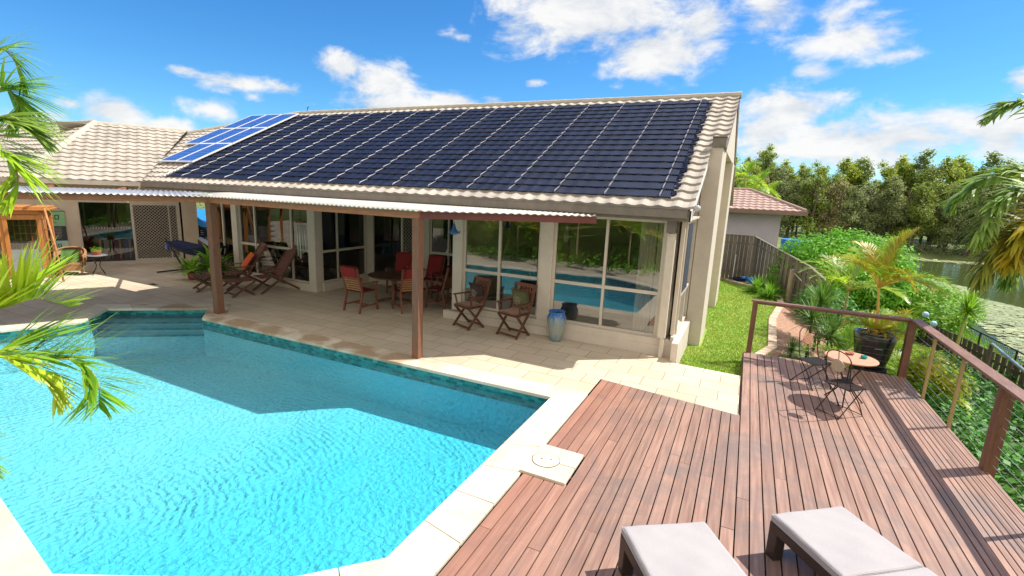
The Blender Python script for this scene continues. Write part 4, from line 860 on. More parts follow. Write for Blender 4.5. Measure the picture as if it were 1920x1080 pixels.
#PART3
# ------------------------------------------------------------ foliage helpers
def leafquad(mb,p,d,n,l,w):
    d=d.normalized(); s=d.cross(n)
    if s.length<1e-3: s=Vector((1,0,0))
    s.normalize(); a=p;b=p+d*l*.5+s*w*.5; c=p+d*l; e=p+d*l*.5-s*w*.5
    mb.add([a,b,c,e],[(0,1,2,3)])
def rdir(r): 
    while True:
        v=Vector((r.uniform(-1,1),r.uniform(-1,1),r.uniform(-1,1)))
        if .05<v.length<1: return v.normalized()
def crown(blobs,n,size,r,flat=0,shell=.55,hang=0,asp=.45,core=0,nr=.9):
    """leaf clumps through ellipsoids (centre, radii): small twigs of leaves set in tufts"""
    mb=MB()
    if core:
        for (c,rad) in blobs:
            ph=r.random()*6; vs=[]; n_=9
            for i in range(1,n_):
                for j in range(14):
                    th=PI*i/n_; a=2*PI*j/14; q=core*(1+.16*math.sin(3*a+ph+i)+.12*math.sin(5*th+2*a+ph)); vs.append((c[0]+rad[0]*q*math.sin(th)*math.cos(a),c[1]+rad[1]*q*math.sin(th)*math.sin(a),c[2]+rad[2]*q*math.cos(th)))
            mb.add(vs,[(i*14+j,i*14+(j+1)%14,(i+1)*14+(j+1)%14,(i+1)*14+j) for i in range(n_-2) for j in range(14)])
    tot=sum(b[1][0]*b[1][1]*b[1][2] for b in blobs)**1.0
    for (c,rad) in blobs:
        k=int(n*rad[0]*rad[1]*rad[2]/tot/5)+1; c=Vector(c)
        for i in range(k):
            d=rdir(r); q=shell+(1-shell)*r.random()**.6; p=c+Vector((d.x*rad[0],d.y*rad[1],d.z*rad[2]))*q
            for j in range(5):
                pp=p+rdir(r)*size*1.1; nn=(d+rdir(r)*nr+Vector((0,0,.5))).normalized(); dd=(rdir(r)+Vector((0,0,-hang))+d*.3)
                dd=(dd-nn*dd.dot(nn)); leafquad(mb,pp,dd,nn,size*r.uniform(.7,1.3),size*asp*r.uniform(.7,1.2))
    return mb
def path_pts(P,n):
    """smooth curve through P"""
    P=[Vector(p) for p in P]; out=[]; m=len(P)
    for i in range(n+1):
        t=i/n*(m-1); k=min(int(t),m-2); f=t-k; p0=P[max(k-1,0)];p1=P[k];p2=P[k+1];p3=P[min(k+2,m-1)]
        out.append(.5*((2*p1)+(p2-p0)*f+(2*p0-5*p1+4*p2-p3)*f*f+(3*p1-p0-3*p2+p3)*f**3))
    return out
def frond(pts,nl,ll,lw,r,droop=.5,start=.12,ang=.9,vee=.25,curl=1.0,stalk=.012,side=None,tipw=.2,n=5,jit=0):
    """feather palm frond: midrib curve plus paired narrow leaflets that arch and hang"""
    C=path_pts(pts,40); ml=MB(); ms=MB(); ms.tube(C[::2],[stalk*(1-.85*i/20) for i in range(21)],5)
    for i in range(nl):
        t=start+(1-start)*(i+.5)/nl; f=t*40; k=min(int(f),39); p=C[k].lerp(C[k+1],f-k); d=(C[k+1]-C[k]).normalized()
        sv=d.cross(side if side is not None else Vector((0,0,1)))
        if sv.length<.2: sv=d.cross(Vector((1,0,0)))
        sv.normalize(); upv=sv.cross(d)
        L=ll*(math.sin(PI*min(1,(t*.86+.14)))**.6*.9+.12)*r.uniform(.85,1.12)
        for sg in(1,-1):
            a=ang*(1.05-.5*t)+r.uniform(-.14,.14)+r.uniform(-jit,jit); dd=(d*math.cos(a)+sv*sg*math.sin(a)+upv*(vee+r.uniform(-.2,.2)+r.uniform(-jit,jit))).normalized()
            q=p.copy(); vs=[]; w=lw*r.uniform(.8,1.15)
            for m_ in range(n+1):
                u=m_/n; ww=w*(1-u**2.2)*(.55+.9*min(1,u*4))*.5 if m_<n else .0006
                wd=dd.cross(Vector((0,0,1))+upv*.3); 
                if wd.length<.05: wd=Vector((1,0,0))
                wd.normalize(); wd=(wd+dd.cross(wd)*.35*sg).normalized()
                vs+= [q-wd*ww,q+wd*ww]; q=q+dd*(L/n); dd=(dd+Vector((0,0,-1))*droop*(.35+u*curl)/n).normalized()
            ml.add(vs,[(2*m_,2*m_+1,2*m_+3,2*m_+2) for m_ in range(n)])
    return ml,ms
def arc(base,az,el,length,sag,n=6):
    p=Vector(base);d=Vector((math.cos(az)*math.cos(el),math.sin(az)*math.cos(el),math.sin(el))); o=[p.copy()]
    for i in range(n):
        p=p+d*(length/n); d=(d+Vector((0,0,-1))*sag/n*(0.5+i/n*1.3)).normalized(); o.append(p.copy())
    return o
def palm(name,label,loc,h,nf,fl,ll,lw,leafm,stemm,r,sag=1.3,el=(.2,1.3),trunk_r=.07,droop=.5,nl=34,group=None,lean=(0,0),leafm2=None,cat='palm',trunkm='palm_bark',base=None,azr=None,z0=0):
    t=thing(name,label,cat,loc,0,group); cz=Vector((lean[0],lean[1],h))
    if h>.15:
        mb=MB(); mb.tube(path_pts([(0,0,z0),(lean[0]*.3,lean[1]*.3,h*.45),cz],8),[trunk_r*(1.15-.4*i/8) for i in range(9)],8); mb.build('trunk',trunkm,t,smooth=True)
    for i in range(nf):
        az=(azr[0]+(azr[1]-azr[0])*i/max(1,nf-1) if azr else i*2.399)+r.uniform(-.2,.2); e=el[0]+(el[1]-el[0])*((i*.618)%1); L=fl*r.uniform(.8,1.12)
        ml,ms=frond(arc(cz,az,e,L,sag*r.uniform(.8,1.2)),nl,ll,lw,r,droop=droop,start=.22,stalk=.006+fl*.006)
        f=ml.build('frond',(leafm2 if leafm2 and i%2 else leafm),t); ms.build('stalk',stemm,f,smooth=True)
    return t
def straps(name,label,cat,loc,n,l,w,r,m,h=0,el=(.1,1.5),sag=1.0,group=None,stem='bark',trunk_r=.03,lean=(0,0)):
    t=thing(name,label,cat,loc,0,group); c=Vector((lean[0],lean[1],h)); mb=MB()
    for i in range(n):
        az=r.random()*2*PI; e=el[0]+(el[1]-el[0])*r.random(); P=arc(c+Vector((0,0,r.uniform(-.08,.05) if h else 0)),az,e,l*r.uniform(.7,1.15),sag*r.uniform(.5,1.3),5); sd=Vector((-math.sin(az),math.cos(az),0)); vs=[]
        for k,p in enumerate(P): 
            ww=w*.5*(1-(k/5)**2)*(.7+.3*min(1,k)) if k<5 else .0008; vs+=[p-sd*ww,p+sd*ww]
        mb.add(vs,[(2*k,2*k+1,2*k+3,2*k+2) for k in range(5)])
    mb.build('leaves',m,t)
    if h>.1: tb=MB(); tb.tube([(0,0,0),(lean[0]*.4,lean[1]*.4,h*.5),c],[trunk_r,trunk_r*.9,trunk_r*.8],7); tb.build('stem',stem,t,smooth=True)
    return t
rv=random.Random(11)

# ------------------------------------------------------------ far shore trees
def far_tree(kind,h,seed,leafm,n=2300,w=2.6,size=.34,trunks=1,c0=.32):
    r=random.Random(seed); t=thing('tree','proto','tree',(0,0,-100)); tb=MB(); bl=[]
    for k in range(trunks):
        x,y=(r.uniform(-.7,.7),r.uniform(-.5,.5)) if trunks>1 else (0,0); tx,ty=x+r.uniform(-.6,.6),y+r.uniform(-.5,.5)
        tb.tube([(x,y,-.5),(x*.8+r.uniform(-.15,.15),y,h*.3),(tx,ty,h*.62),(tx+r.uniform(-.4,.4),ty,h*.9)],[.16,.13,.09,.03],7)
        for j in range(5):
            z=h*r.uniform(.3,.75); a=r.random()*6.28; L=w*r.uniform(.4,.8); tb.tube([(tx*z/h+x*(1-z/h),ty*z/h+y*(1-z/h),z),(math.cos(a)*L*.5+tx*.5,math.sin(a)*L*.5,z+L*.45),(math.cos(a)*L,math.sin(a)*L,z+L*.8)],[.06,.04,.015],5)
    nb=19 if kind!='gum' else 13
    for k in range(nb):
        c0=min(c0,.40) if kind=='gum' else min(c0,.24); z=h*(c0+(.97-c0)*((k+.5)/nb)); u=(z/h-c0)/(1-c0); rr=w*(.95-.55*u**2)*(.55 if kind=='gum' else .6); a=r.random()*6.28; off=w*(.75-.5*u)*r.uniform(.1,1)
        bl.append(((math.cos(a)*off,math.sin(a)*off,z),(rr*r.uniform(.45,.85),rr*r.uniform(.45,.85),rr*r.uniform(.32,.62))))
    tb.build('trunk','bark',t); crown(bl,n,size,r,hang=.6 if kind!='gum' else .2,shell=.55,asp=.5,core=.5).build('crown',leafm,t); return t
protos={'cas':[far_tree('cas',8.5,1,'eu3',6760,2.9,0.28,3),far_tree('cas',8.2,2,'eu4',6240,2.7,0.28,2),far_tree('cas',8.8,3,'eu3',6760,3.0,0.28,3,.2),far_tree('cas',8.4,4,'eu1',6240,2.8,0.29,2)],
 'gum':[far_tree('gum',12,5,'eu2',6240,3.0,0.31,1,.5),far_tree('gum',12,6,'eu1',6240,3.2,0.31,2,.45),far_tree('gum',11.5,7,'eu2',5980,3.4,0.31,1,.42)]}
names={'cas':['grey-green casuarina','rusty brown casuarina','broad low-branched casuarina','olive casuarina'],'gum':['bright-topped gum tree','dark olive gum tree','spreading lime-topped gum']}
ords=['first','second','third','fourth','fifth','sixth','seventh','eighth','ninth','tenth','eleventh','twelfth','thirteenth','fourteenth','fifteenth','sixteenth','seventeenth','eighteenth','nineteenth','twentieth','twenty-first','twenty-second','twenty-third','twenty-fourth']
usedp=set(); rt_=random.Random(21)
def put_tree(kind,i,x,y,s,rowname,order):
    P=protos[kind][i]; o=P if (kind,i) not in usedp else copy_tree(P); usedp.add((kind,i))
    lab='%s, %s from left in the far shore %s'%(names[kind][i],ords[order],rowname)
    place(o,(x,y,gh(x,y)),rt_.random()*6.28,lab,'trees on the far shore',s); 
xx=-6.5
for k in range(24):
    i=(0,3,2,0,1,2,0,3,1,0,2,0,3,3,0,2,0,1,2,3,0,2,3,0)[k]; y=70.5+.14*(xx-10)+rt_.uniform(-1.0,1.6); put_tree('cas',i,xx,y,rt_.uniform(.84,1.05),'front row',k); xx+=rt_.uniform(1.6,2.3)
xx=-9
tops=[.72,.80,.84,.80,.82,.86,.80,.78,.86,.95,.90,.86,.92,1.0,.98,.94,.98,.96,.92,.95,.9,.94,.96,.92]
for k in range(24):
    i=(1,0,1,0,2,1,0,1,0,2,1,0,0,1,2,0,1,2,0,2,0,1,2,0)[k]; y=76+.12*(xx-10)+rt_.uniform(-1.5,2.5); put_tree('gum',i,xx,y,tops[k]*1.0,'back row',k); xx+=rt_.uniform(1.8,2.6)
xx=-20
for k in range(22):
    put_tree(('cas','gum')[k%2],(k*3)%3,xx,86+rt_.uniform(-3,5),rt_.uniform(.86,1.0),'rearmost row',k); xx+=rt_.uniform(2.6,3.6)
# undergrowth along the far shore
mb=crown([((x,69.0+.14*(x-10)+rt_.uniform(-.5,2),gh(x,70)+.2+rt_.uniform(0,.5)),(1.6,1.0,rt_.uniform(.5,1.1))) for x in [-6+i*1.5 for i in range(38)]],9000,.26,rt_,shell=.2)
tag(mb.build('undergrowth','eu3'),'dark low undergrowth along the far bank','undergrowth',kind='stuff')
mb=MB()
for i in range(1500):
    x=rt_.uniform(12,40); y=65+.16*(x-15)+rt_.gauss(0,.7); p=Vector((x,y,-2.185)); 
    mb.add([p+Vector((math.cos(a)*.25,math.sin(a)*.25,rt_.random()*.05)) for a in (0,1.26,2.5,3.77,5.0)],[(0,1,2,3,4)])
tag(mb.build('shore_pads','lily'),'pale strip of floating weed by the far bank','pond weed',kind='stuff')
mb=MB()
for i in range(9000):
    y=17+rt_.random()*31; xm=9.3+.12*(y-20); wd=(4.6+.9*math.sin(y*.7)+.5*math.sin(y*2.1)) if y<31 else (3.4-(y-31)*.12+.7*math.sin(y*.9)); x=xm+rt_.random()**.85*wd
    if math.sin(x*1.9+y*.8)+math.sin(y*2.3-x)>1.55 and rt_.random()<.85: continue
    s=rt_.uniform(.07,.16); p=Vector((x,y,-2.19+rt_.random()*.02)); a0=rt_.random()*6
    mb.add([p+Vector((math.cos(a0+a)*s,math.sin(a0+a)*s,rt_.random()*.012)) for a in (0,1.1,2.2,3.3,4.4,5.4)],[(0,1,2,3,4,5)])
tag(mb.build('lily_pads','lily'),'dense pale green lily pads floating by the near bank','lily pads',kind='stuff')
# trees just showing over the left roof
for (x,y,z,lab) in ((-39.5,15.9,6.05,'round green treetop showing over the roof behind the left palm'),(-41.2,20.1,6.35,'small green treetop showing over the wing ridge'),(-38,26,4.9,'tiny green treetop showing above the roof valley')):
    t=thing('tree',lab,'tree',(x,y,0),0,'treetops over the left roof'); r=random.Random(int(z*10)); mb=MB(); mb.tube([(0,0,-1),(0,0,z-.8)],[.15,.08],6); mb.build('trunk','bark',t)
    crown([((r.uniform(-1.1,1.1),r.uniform(-1,1),z-.7-r.random()*.5),(1.1,1.1,.5)) for k in range(6)],1400,.16,r).build('crown','eu2',t)
# hedge behind the passage and car
t=thing('hedge','dark hedge beyond the blue car','hedge',(-34,20,0)); crown([((x,y,1.0),(1.8,1.5,1.5)) for x,y in ((-5,-3),(-3,0),(-1,3),(1,6),(3,9))],2500,.2,rv).build('foliage','eu1',t)

# ------------------------------------------------------------ near vegetation, east side
def shrub(name,label,loc,blobs,n,size,m,r,cat='shrub',group=None,asp=.5,stem=True,hang=0,shell=.72,core=.72):
    t=thing(name,label,cat,loc,0,group); crown(blobs,n,size,r,shell=shell,asp=asp,hang=hang,core=core,nr=.7).build('foliage',m,t)
    if stem:
        mb=MB()
        for (c,rad) in blobs[:5]: mb.tube([(0,0,0),(c[0]*.5,c[1]*.5,c[2]*.55),c],[.035,.025,.01],5)
        mb.build('stems','bark',t)
    return t
r=random.Random(31)
shrub('shrub','large rounded bright green shrub behind the paling fence',(3.3,21.2,-.8),[((-1.0,0,1.7),(1.2,1.3,1.1)),((0,0.4,2.1),(1.2,1.3,1.0)),((1.0,.2,1.9),(1.2,1.2,1.0)),((-.3,-.9,1.5),(1.2,1.0,1.0)),((.9,-.6,1.3),(1.1,1.0,1.0)),((-1.6,.4,1.2),(.8,1,.9)),((0,0,1.0),(2.0,1.6,.9))],24000,.13,'bush',r)
shrub('shrub','lower bright green shrub right of the large rounded one',(5.6,22.2,-1.3),[((0,0,1.3),(1.3,1.3,.8)),((-1.2,.2,1.5),(1,1,.8)),((1.1,-.3,1.0),(1,1,.7)),((.4,-1.4,.8),(1,.9,.7))],10000,.13,'fgreen',r)
shrub('shrub','feathery green shrub in front of the lake behind the golden palm',(4.6,18.9,-1.1),[((0,0,.55),(.5,.6,.4)),((-.3,.4,.6),(.4,.4,.35))],2200,.11,'fgreen',r,asp=.3)
shrub('shrub','dark leafy shrub hiding the low end of the paling fence',(2.45,16.6,-.7),[((0,0,.9),(.55,.6,.5)),((.2,-.7,.6),(.5,.5,.45)),((-.3,.5,.8),(.5,.5,.5))],3600,.12,'ivy',r)
for k,(x,y,l,lab) in enumerate(((.62,19.9,.75,'left strap-leaved clump at the foot of the fence'),(1.05,20.3,.85,'middle strap-leaved clump at the foot of the fence'),(1.0,19.0,.7,'front strap-leaved clump beside the pale log post'),(2.2,18.4,.8,'strap-leaved clump right of the pale log post'),(2.5,17.3,.8,'strap-leaved clump under the large round shrub'))):
    straps('strap_plant',lab,'plant',(x,y,-.3),230,l,.05,r,'fgreen' if k<3 else 'drac',el=(.35,1.5),sag=1.4,group='strap-leaved clumps by the fence')
straps('dracaena','tall thin-stemmed dracaena behind the mosaic chair','dracaena',(1.55,12.35,-.3),120,.55,.028,r,'drac',h=.92,el=(-.5,1.5),sag=.5,group='dracaenas in the mulch bed')
straps('dracaena','small dracaena low on the mulch beside the lawn edging','dracaena',(1.22,12.15,-.3),70,.36,.024,r,'drac',h=.16,el=(.1,1.5),sag=.5,group='dracaenas in the mulch bed')
straps('dracaena','bushy dark dracaena with upright leaves behind the handrail','dracaena',(1.78,13.2,-.35),170,.62,.035,r,'drac',h=1.15,el=(-.4,1.5),sag=.4,group='dracaenas in the mulch bed')
straps('dracaena','dracaena with a bright tuft left of the golden palm','dracaena',(2.02,14.3,-.45),150,.62,.035,r,'fgreen',h=1.35,el=(-.2,1.5),sag=.5,group='dracaenas in the mulch bed')
straps('dracaena','low dracaena among the leaves behind the bistro table','dracaena',(1.9,12.2,-.4),140,.6,.03,r,'drac',h=.7,el=(-.4,1.4),sag=.6,group='dracaenas in the mulch bed')
straps('yucca','spiky green yucca leaning over the picket fence','yucca',(5.45,16.6,-1.25),150,.62,.05,r,'palm_g',h=1.75,el=(-.5,1.5),sag=.35,lean=(.12,0.1),stem='green_stem',trunk_r=.045)
for k,(x,y,z,h,fl,m1,m2,lab) in enumerate(((2.15,12.0,-.4,.25,1.0,'palm_lg','palm_g','low lime cane palm behind the bistro table'),(2.75,12.1,-.6,.2,1.0,'palm_lg','palm_y','low yellow-green cane palm at the deck corner post'),(3.35,11.9,-.8,.3,.95,'palm_g','palm_lg','low green cane palm outside the deck corner'),(2.5,14.6,-.6,1.6,1.35,'palm_dg','palm_lg','grey-green cane palm behind the golden palm'),(3.3,13.4,-.8,.7,1.1,'fgreen','palm_y','small cane palm between the golden palm and the globes'))):
    palm('cane_palm',lab,(x,y,z),h,15,fl,.34,.018,m1,'green_stem',r,sag=1.5,el=(.35,1.35),trunk_r=.03,nl=24,group='cane palms around the deck corner',leafm2=m2)
palm('golden_palm','tall golden cane palm with yellow arching fronds in the black pot','palm',0,0,0,0,0,0,0,r) if False else None
t=palm('golden_palm','golden cane palm with yellow arching fronds growing in the black pot',(2.52,11.40,.62),.95,17,1.18,.30,.016,'palm_y','yellow_stem',r,sag=1.75,el=(.55,1.45),trunk_r=.028,nl=34,leafm2='palm_lg',trunkm='yellow_stem',lean=(-.08,.05))
for i in range(13):
    ml,ms=frond(arc((0,0,.05),i*2.4,.5+.5*((i*.618)%1),.62,1.5),18,.26,.022,r,start=.2,stalk=.006); f=ml.build('frond','palm_y' if i%3 else 'palm_lg',t); ms.build('stalk','yellow_stem',f)
shrub('croton','yellow variegated shrub behind the deck corner post',(3.55,11.9,-.85),[((0,0,.85),(.4,.4,.28)),((.35,-.3,.7),(.3,.3,.22))],700,.11,'ylw',r,asp=.35)
shrub('croton','yellow-leaved shrub under the handrail at the right edge',(4.3,6.6,-1.1),[((0,0,.35),(.6,.8,.3)),((.3,-.9,.3),(.5,.5,.28))],700,.13,'ylw',r,asp=.3)
shrub('garden_shrub','bright green leafy shrub beside the ivy at the right edge',(4.0,5.2,-1.1),[((0,0,.35),(.7,1.2,.35)),((.6,1.2,.3),(.7,.7,.3))],1500,.14,'fgreen',r,asp=.45)
mb=MB()
for i in range(26000):
    x=3.06+r.random()*3.6; y=3.0+r.random()**.9*14.2
    if y>15.5 and x<3.8: continue
    g=gh(x,y); hh=.34+.12*math.sin(x*2.3+y*1.1)+.10*math.sin(y*2.9-x*3.1)+r.uniform(-.22,.05)
    if r.random()<.25: hh-=r.random()*.25
    nn=(Vector((0,0,1))+rdir(r)*.75).normalized(); d=rdir(r); d=d-nn*d.dot(nn); s=r.uniform(.06,.125); leafquad(mb,Vector((x,y,g+hh)),d,nn,s,s*.85)
tag(mb.build('ivy','ivy'),'dense glossy green ivy covering the bank beside the deck','ivy',kind='stuff')
mb=MB()
for i in range(9000):
    x=r.uniform(6.6,10.2); y=r.uniform(7,44); g=gh(x,y); s=.02; a=r.random()*3.14; h=r.uniform(.10,.38); lx,ly=r.uniform(-.12,.12),r.uniform(-.12,.12)
    mb.add([(x-math.cos(a)*s,y-math.sin(a)*s,g-.02),(x+math.cos(a)*s,y+math.sin(a)*s,g-.02),(x+lx,y+ly,g+h)],[(0,1,2)])
tag(mb.build('bank_grass','fgreen'),'rough long grass on the bank between the fence and the lake','grass',kind='stuff')
# ------------------------------------------------------------ palms at the picture edges
lp=thing('cane_palm','large green cane palm whose fronds reach over the pool from the left','palm',(-7.6,.75,0))
mb=MB(); 
for (x,y,h) in ((0,0,3.0),(.25,-.15,2.0),(.12,.2,1.7)): mb.tube([(x,y,0),(x*1.2,y,h*.5),(x*1.4,y+.1,h)],[.06,.05,.04],7)
mb.build('trunk','palm_bark',lp,smooth=True)
def add_frond(root,P,nl,ll,lw,m,sm,r,**k):
    P=[Vector(p)-root.location for p in P]; ml,ms=frond(P,nl,ll,lw,r,**k); f=ml.build('frond',m,root); ms.build('stalk',sm,f,smooth=True)
add_frond(lp,[(-7.25,.95,1.7),(-4.044,0.995,2.029),(-3.896,1.149,2.032),(-3.828,1.304,1.965),(-3.716,1.433,1.934),(-3.602,1.476,1.814),(-3.553,1.449,1.655)],70,.50,0.0174,'palm_g','yellow_stem',r,droop=.28,start=.18,ang=1.3,vee=.45,jit=.12)
add_frond(lp,[(-7.25,.95,1.6),(-3.949,0.995,2.073),(-3.707,1.091,2.066),(-3.643,1.201,1.967),(-3.597,1.254,1.879),(-3.555,1.268,1.775)],45,.30,0.0161,'palm_lg','yellow_stem',r,droop=.7,start=.25,ang=.6,vee=.1)
add_frond(lp,[(-7.25,.95,1.9),(-4.091,1.039,2.277),(-3.944,1.196,2.290),(-3.856,1.331,2.336),(-3.750,1.441,2.279)],62,.50,0.0211,'palm_lg','green_stem',r,droop=.25,start=.2,ang=1.2,vee=.85)
add_frond(lp,[(-7.2,.95,2.9),(-4.572,1.400,3.519),(-4.421,1.511,3.617),(-4.407,1.554,3.599),(-4.406,1.583,3.511),(-4.416,1.583,3.394)],64,0.36,0.0136,'palm_g','green_stem',r,droop=.6,start=.2,ang=1.15,vee=.3)
add_frond(lp,[(-7.2,.95,2.9),(-4.555,1.411,3.648),(-4.391,1.503,3.841),(-4.371,1.579,3.802),(-4.379,1.621,3.633)],45,0.26,0.0074,'palm_g','green_stem',r,droop=.9,start=.2,ang=.8,vee=.2)
add_frond(lp,[(-7.2,.95,2.85),(-4.492,1.357,3.365),(-4.256,1.431,3.399),(-4.226,1.522,3.379),(-4.205,1.589,3.301)],59,0.30,0.0161,'palm_dg','green_stem',r,droop=.8,start=.2,ang=.9,vee=.1)
add_frond(lp,[(-7.2,.95,2.8),(-4.499,1.348,3.277),(-4.274,1.403,3.223),(-4.256,1.460,3.147),(-4.253,1.468,3.014),(-4.264,1.419,2.868)],70,0.33,0.0161,'palm_lg','yellow_stem',r,droop=.7,start=.2,ang=1.15,vee=.3)
add_frond(lp,[(-7.25,.95,1.3),(-3.698,0.794,1.799),(-3.569,0.850,1.778),(-3.503,0.882,1.630),(-3.452,0.889,1.518)],35,.22,0.0149,'palm_g','green_stem',r,droop=.7,start=.25)
for i in range(9):
    ml,ms=frond(arc((-.1,0,2.9 if i%2 else 1.9),2.5+i*.24,.9-.5*((i*.618)%1),1.7,1.6),30,.42,.028,r,stalk=.012); f=ml.build('frond','palm_g',lp); ms.build('stalk','green_stem',f)
rp=thing('feather_palm','tall palm with drooping bronzed fronds at the right edge','palm',(10.1,18.4,-2.3))
mb=MB(); mb.tube([(0,0,0),(-.05,-.1,3.4),(-.2,-.1,7.4)],[.20,.17,.15],9); mb.build('trunk','palm_bark',rp,smooth=True)
rc=(9.85,18.3,5.1)
add_frond(rp,[rc,(4.955,12.457,4.773),(4.483,12.384,5.093),(4.044,12.339,5.047),(3.729,12.289,4.767)],59,0.54,0.043,'palm_dg','green_stem',r,jit=.4,droop=1.0,start=.3,ang=.95,vee=.1)
add_frond(rp,[rc,(5.089,12.495,3.805),(4.533,12.499,3.908),(3.995,12.492,3.728),(3.659,12.419,3.403),(3.568,12.449,3.131)],82,0.58,0.049,'palm_dg','green_stem',r,jit=.4,droop=1.0,start=.25,ang=.95,vee=.15)
add_frond(rp,[rc,(4.979,12.139,3.602),(4.402,11.978,3.559),(4.047,11.910,3.279),(3.848,11.785,2.836),(3.833,11.781,2.571)],75,0.64,0.051,'palm_dg','green_stem',r,jit=.4,droop=1.0,start=.25,ang=.9,vee=.15)
add_frond(rp,[rc,(5.046,11.926,3.143),(4.690,11.878,3.124),(4.410,11.776,2.733),(4.304,11.591,2.165)],69,0.80,0.054,'palm_y','yellow_stem',r,jit=.4,droop=1.8,start=.25,ang=.9,vee=.1)
add_frond(rp,[rc,(5.265,12.228,2.675),(4.748,12.238,2.809),(4.361,12.184,2.605),(4.114,12.054,2.171),(4.076,12.036,1.832)],96,0.83,0.054,'palm_brown','yellow_stem',r,jit=.4,droop=1.5,start=.2,ang=.9,vee=.1)
add_frond(rp,[rc,(5.381,12.586,2.857),(5.033,12.530,2.675),(4.792,12.608,2.323),(4.696,12.597,1.770)],80,0.83,0.054,'palm_dg','green_stem',r,jit=.4,droop=1.5,start=.2,ang=.9,vee=.1)
for i in range(6):
    ml,ms=frond(arc((-.2,-.1,7.4),-1.2+i*.5,1.1-.6*((i*.618)%1),2.6,1.5),40,.8,.05,r,stalk=.014,droop=1.2); f=ml.build('frond','palm_dg',rp); ms.build('stalk','green_stem',f)
# tall palms beyond the house
for k,(x,y,z,h,lab) in enumerate(((-.45,31,-.3,4.7,'tall palm against the sky beside the gable'),(.25,32.5,-.3,4.2,'shorter palm right of the one beside the gable'),(-.2,29.2,-.3,3.4,'low palm above the ridge of the pink-tiled roof'),(.9,34,-.3,3.6,'low palm behind the pink-tiled roof, rightmost of four'))):
    palm('palm_tree',lab,(x,y,z),h,16,1.5,.42,.05,'palm_g','green_stem',r,sag=1.8,el=(-.1,1.4),trunk_r=.09,nl=20,group='palms behind the neighbouring house',leafm2='palm_lg')
# ------------------------------------------------------------ planting on the near side of the pool (seen mirrored in the windows)
for k,(x,y,h,fl,lab) in enumerate(((-4.4,-.9,1.6,1.7,'golden palm mirrored in the right sunroom window'),(-6.8,-1.2,2.2,1.9,'golden palm mirrored in the left sunroom window'),(-9.6,-.8,1.5,1.7,'golden palm south of the pool by the coping'),(-12.5,-.8,2.0,1.9,'golden palm at the pool corner beyond the left edge'))):
    palm('cane_palm',lab,(x,y,-.0),h,16,fl,.46,.04,'palm_lg','green_stem',r,sag=1.5,el=(.1,1.3),trunk_r=.05,nl=22,leafm2='palm_y',group='palms south of the pool')
t=thing('hedge','dark clipped hedge on the near side of the pool','hedge',(-9.8,-2.2,0)); crown([((-7+i*1.0,math.sin(i)*.2,1.3),(1.0,.7,1.6)) for i in range(14)]+[((-6.5+i*.9,1.5+.3*math.sin(i*2),.15),(.7,.8,.4)) for i in range(15)],9000,.18,r).build('foliage','bush',t); 
mb=MB(); mb.bb((-7.4,-.6,0),(7.4,.6,2.3)); mb.build('dense_growth','eu1',t)
r=random.Random(77)
# ------------------------------------------------------------ fences and neighbours
t=thing('paling_fence','grey weathered timber paling fence that turns a corner and steps down the bank','fence',(.35,23,-.25)); mb=MB(); ra=MB()
x=-9.0
while x<.33: mb.bb((x,22.98+.015*(int(x*9)%2),-.3),(x+.14,23.0+.015*(int(x*9)%2),1.68+r.uniform(-.01,.01))); x+=.155
A=Vector((.36,22.95,0));Bq=Vector((2.05,18.8,0));Cq=Vector((2.5,17.5,0)); L0=0
for (a,b,z0,z1) in ((A,Bq,1.66,1.05),(Bq,Cq,1.05,.72)):
    d=b-a; n=int(d.length/.155); rz=math.atan2(d.y,d.x)
    for k in range(n):
        p=a+d*(k+.5)/n; zt=z0+(z1-z0)*(k+.5)/n; g=gh(p.x,p.y)-.1; mb.box((p.x+.02*(k%2),p.y+.01*(k%2),(zt+g)/2),(.125,.018,zt-g),rz)
    ra.bar(a+Vector((.05,.03,z0-.3)),b+Vector((.05,.03,z1-.3)),.05,.07); ra.bar((a.x,a.y,z0+.015),(b.x,b.y,z1+.015),.09,.03)
ra.bb((-9,23.02,1.3),(.35,23.07,1.38)); ra.bb((-9,22.96,1.685),(.36,23.05,1.71))
mb.build('palings','timberfence',t,off=t.location); ra.build('rails','timberfence',t,off=t.location)
t=thing('picket_fence','dark brown picket fence along the bank below the deck','fence',(6.6,16,-1.5)); mb=MB(); ra=MB(); y=22
fx=lambda y:6.0+(19.6-y)*.165
while y>7:
    x=fx(y); g=gh(x,y); mb.box((x,y,(g-.60)/2),(.035,.15,-.60-g+r.uniform(-.03,.02)),.16); y-=.245
ra.bar((fx(22)+.04,22,-.85),(fx(7)+.04,7,-.85),.05,.07); ra.bar((fx(22)+.04,22,-1.25),(fx(7)+.04,7,-1.25),.05,.07)
mb.build('pickets','picket',t,off=t.location); ra.build('rails','picket',t,off=t.location)
t=thing('wire_fence','black wire mesh fence with a thin top rail by the lake','fence',(7,20,-1.6)); fx=lambda y:6.72+(30-y)*.06
mb=MB(); mb.tube([(fx(32),32,-.78),(fx(6),6,-.78)],.022,6); mb.tube([(fx(32),32,-1.6),(fx(6),6,-1.6)],.015,5); mb.build('rails','blackmetal',t,off=t.location)
y=31
while y>6: mb=MB(); mb.tube([(fx(y),y,-1.9),(fx(y),y,-.76)],.028,6); mb.build('post','blackmetal',t,off=t.location); y-=2.1
mb=MB(); y=32
while y>6: mb.tube([(fx(y),y,-1.6),(fx(y),y,-.79)],.0035,3,False); y-=.1
for k in range(7): mb.tube([(fx(32),32,-1.5+k*.1),(fx(6),6,-1.5+k*.1)],.0035,3,False)
o=mb.build('mesh','blackmetal',t,off=t.location)
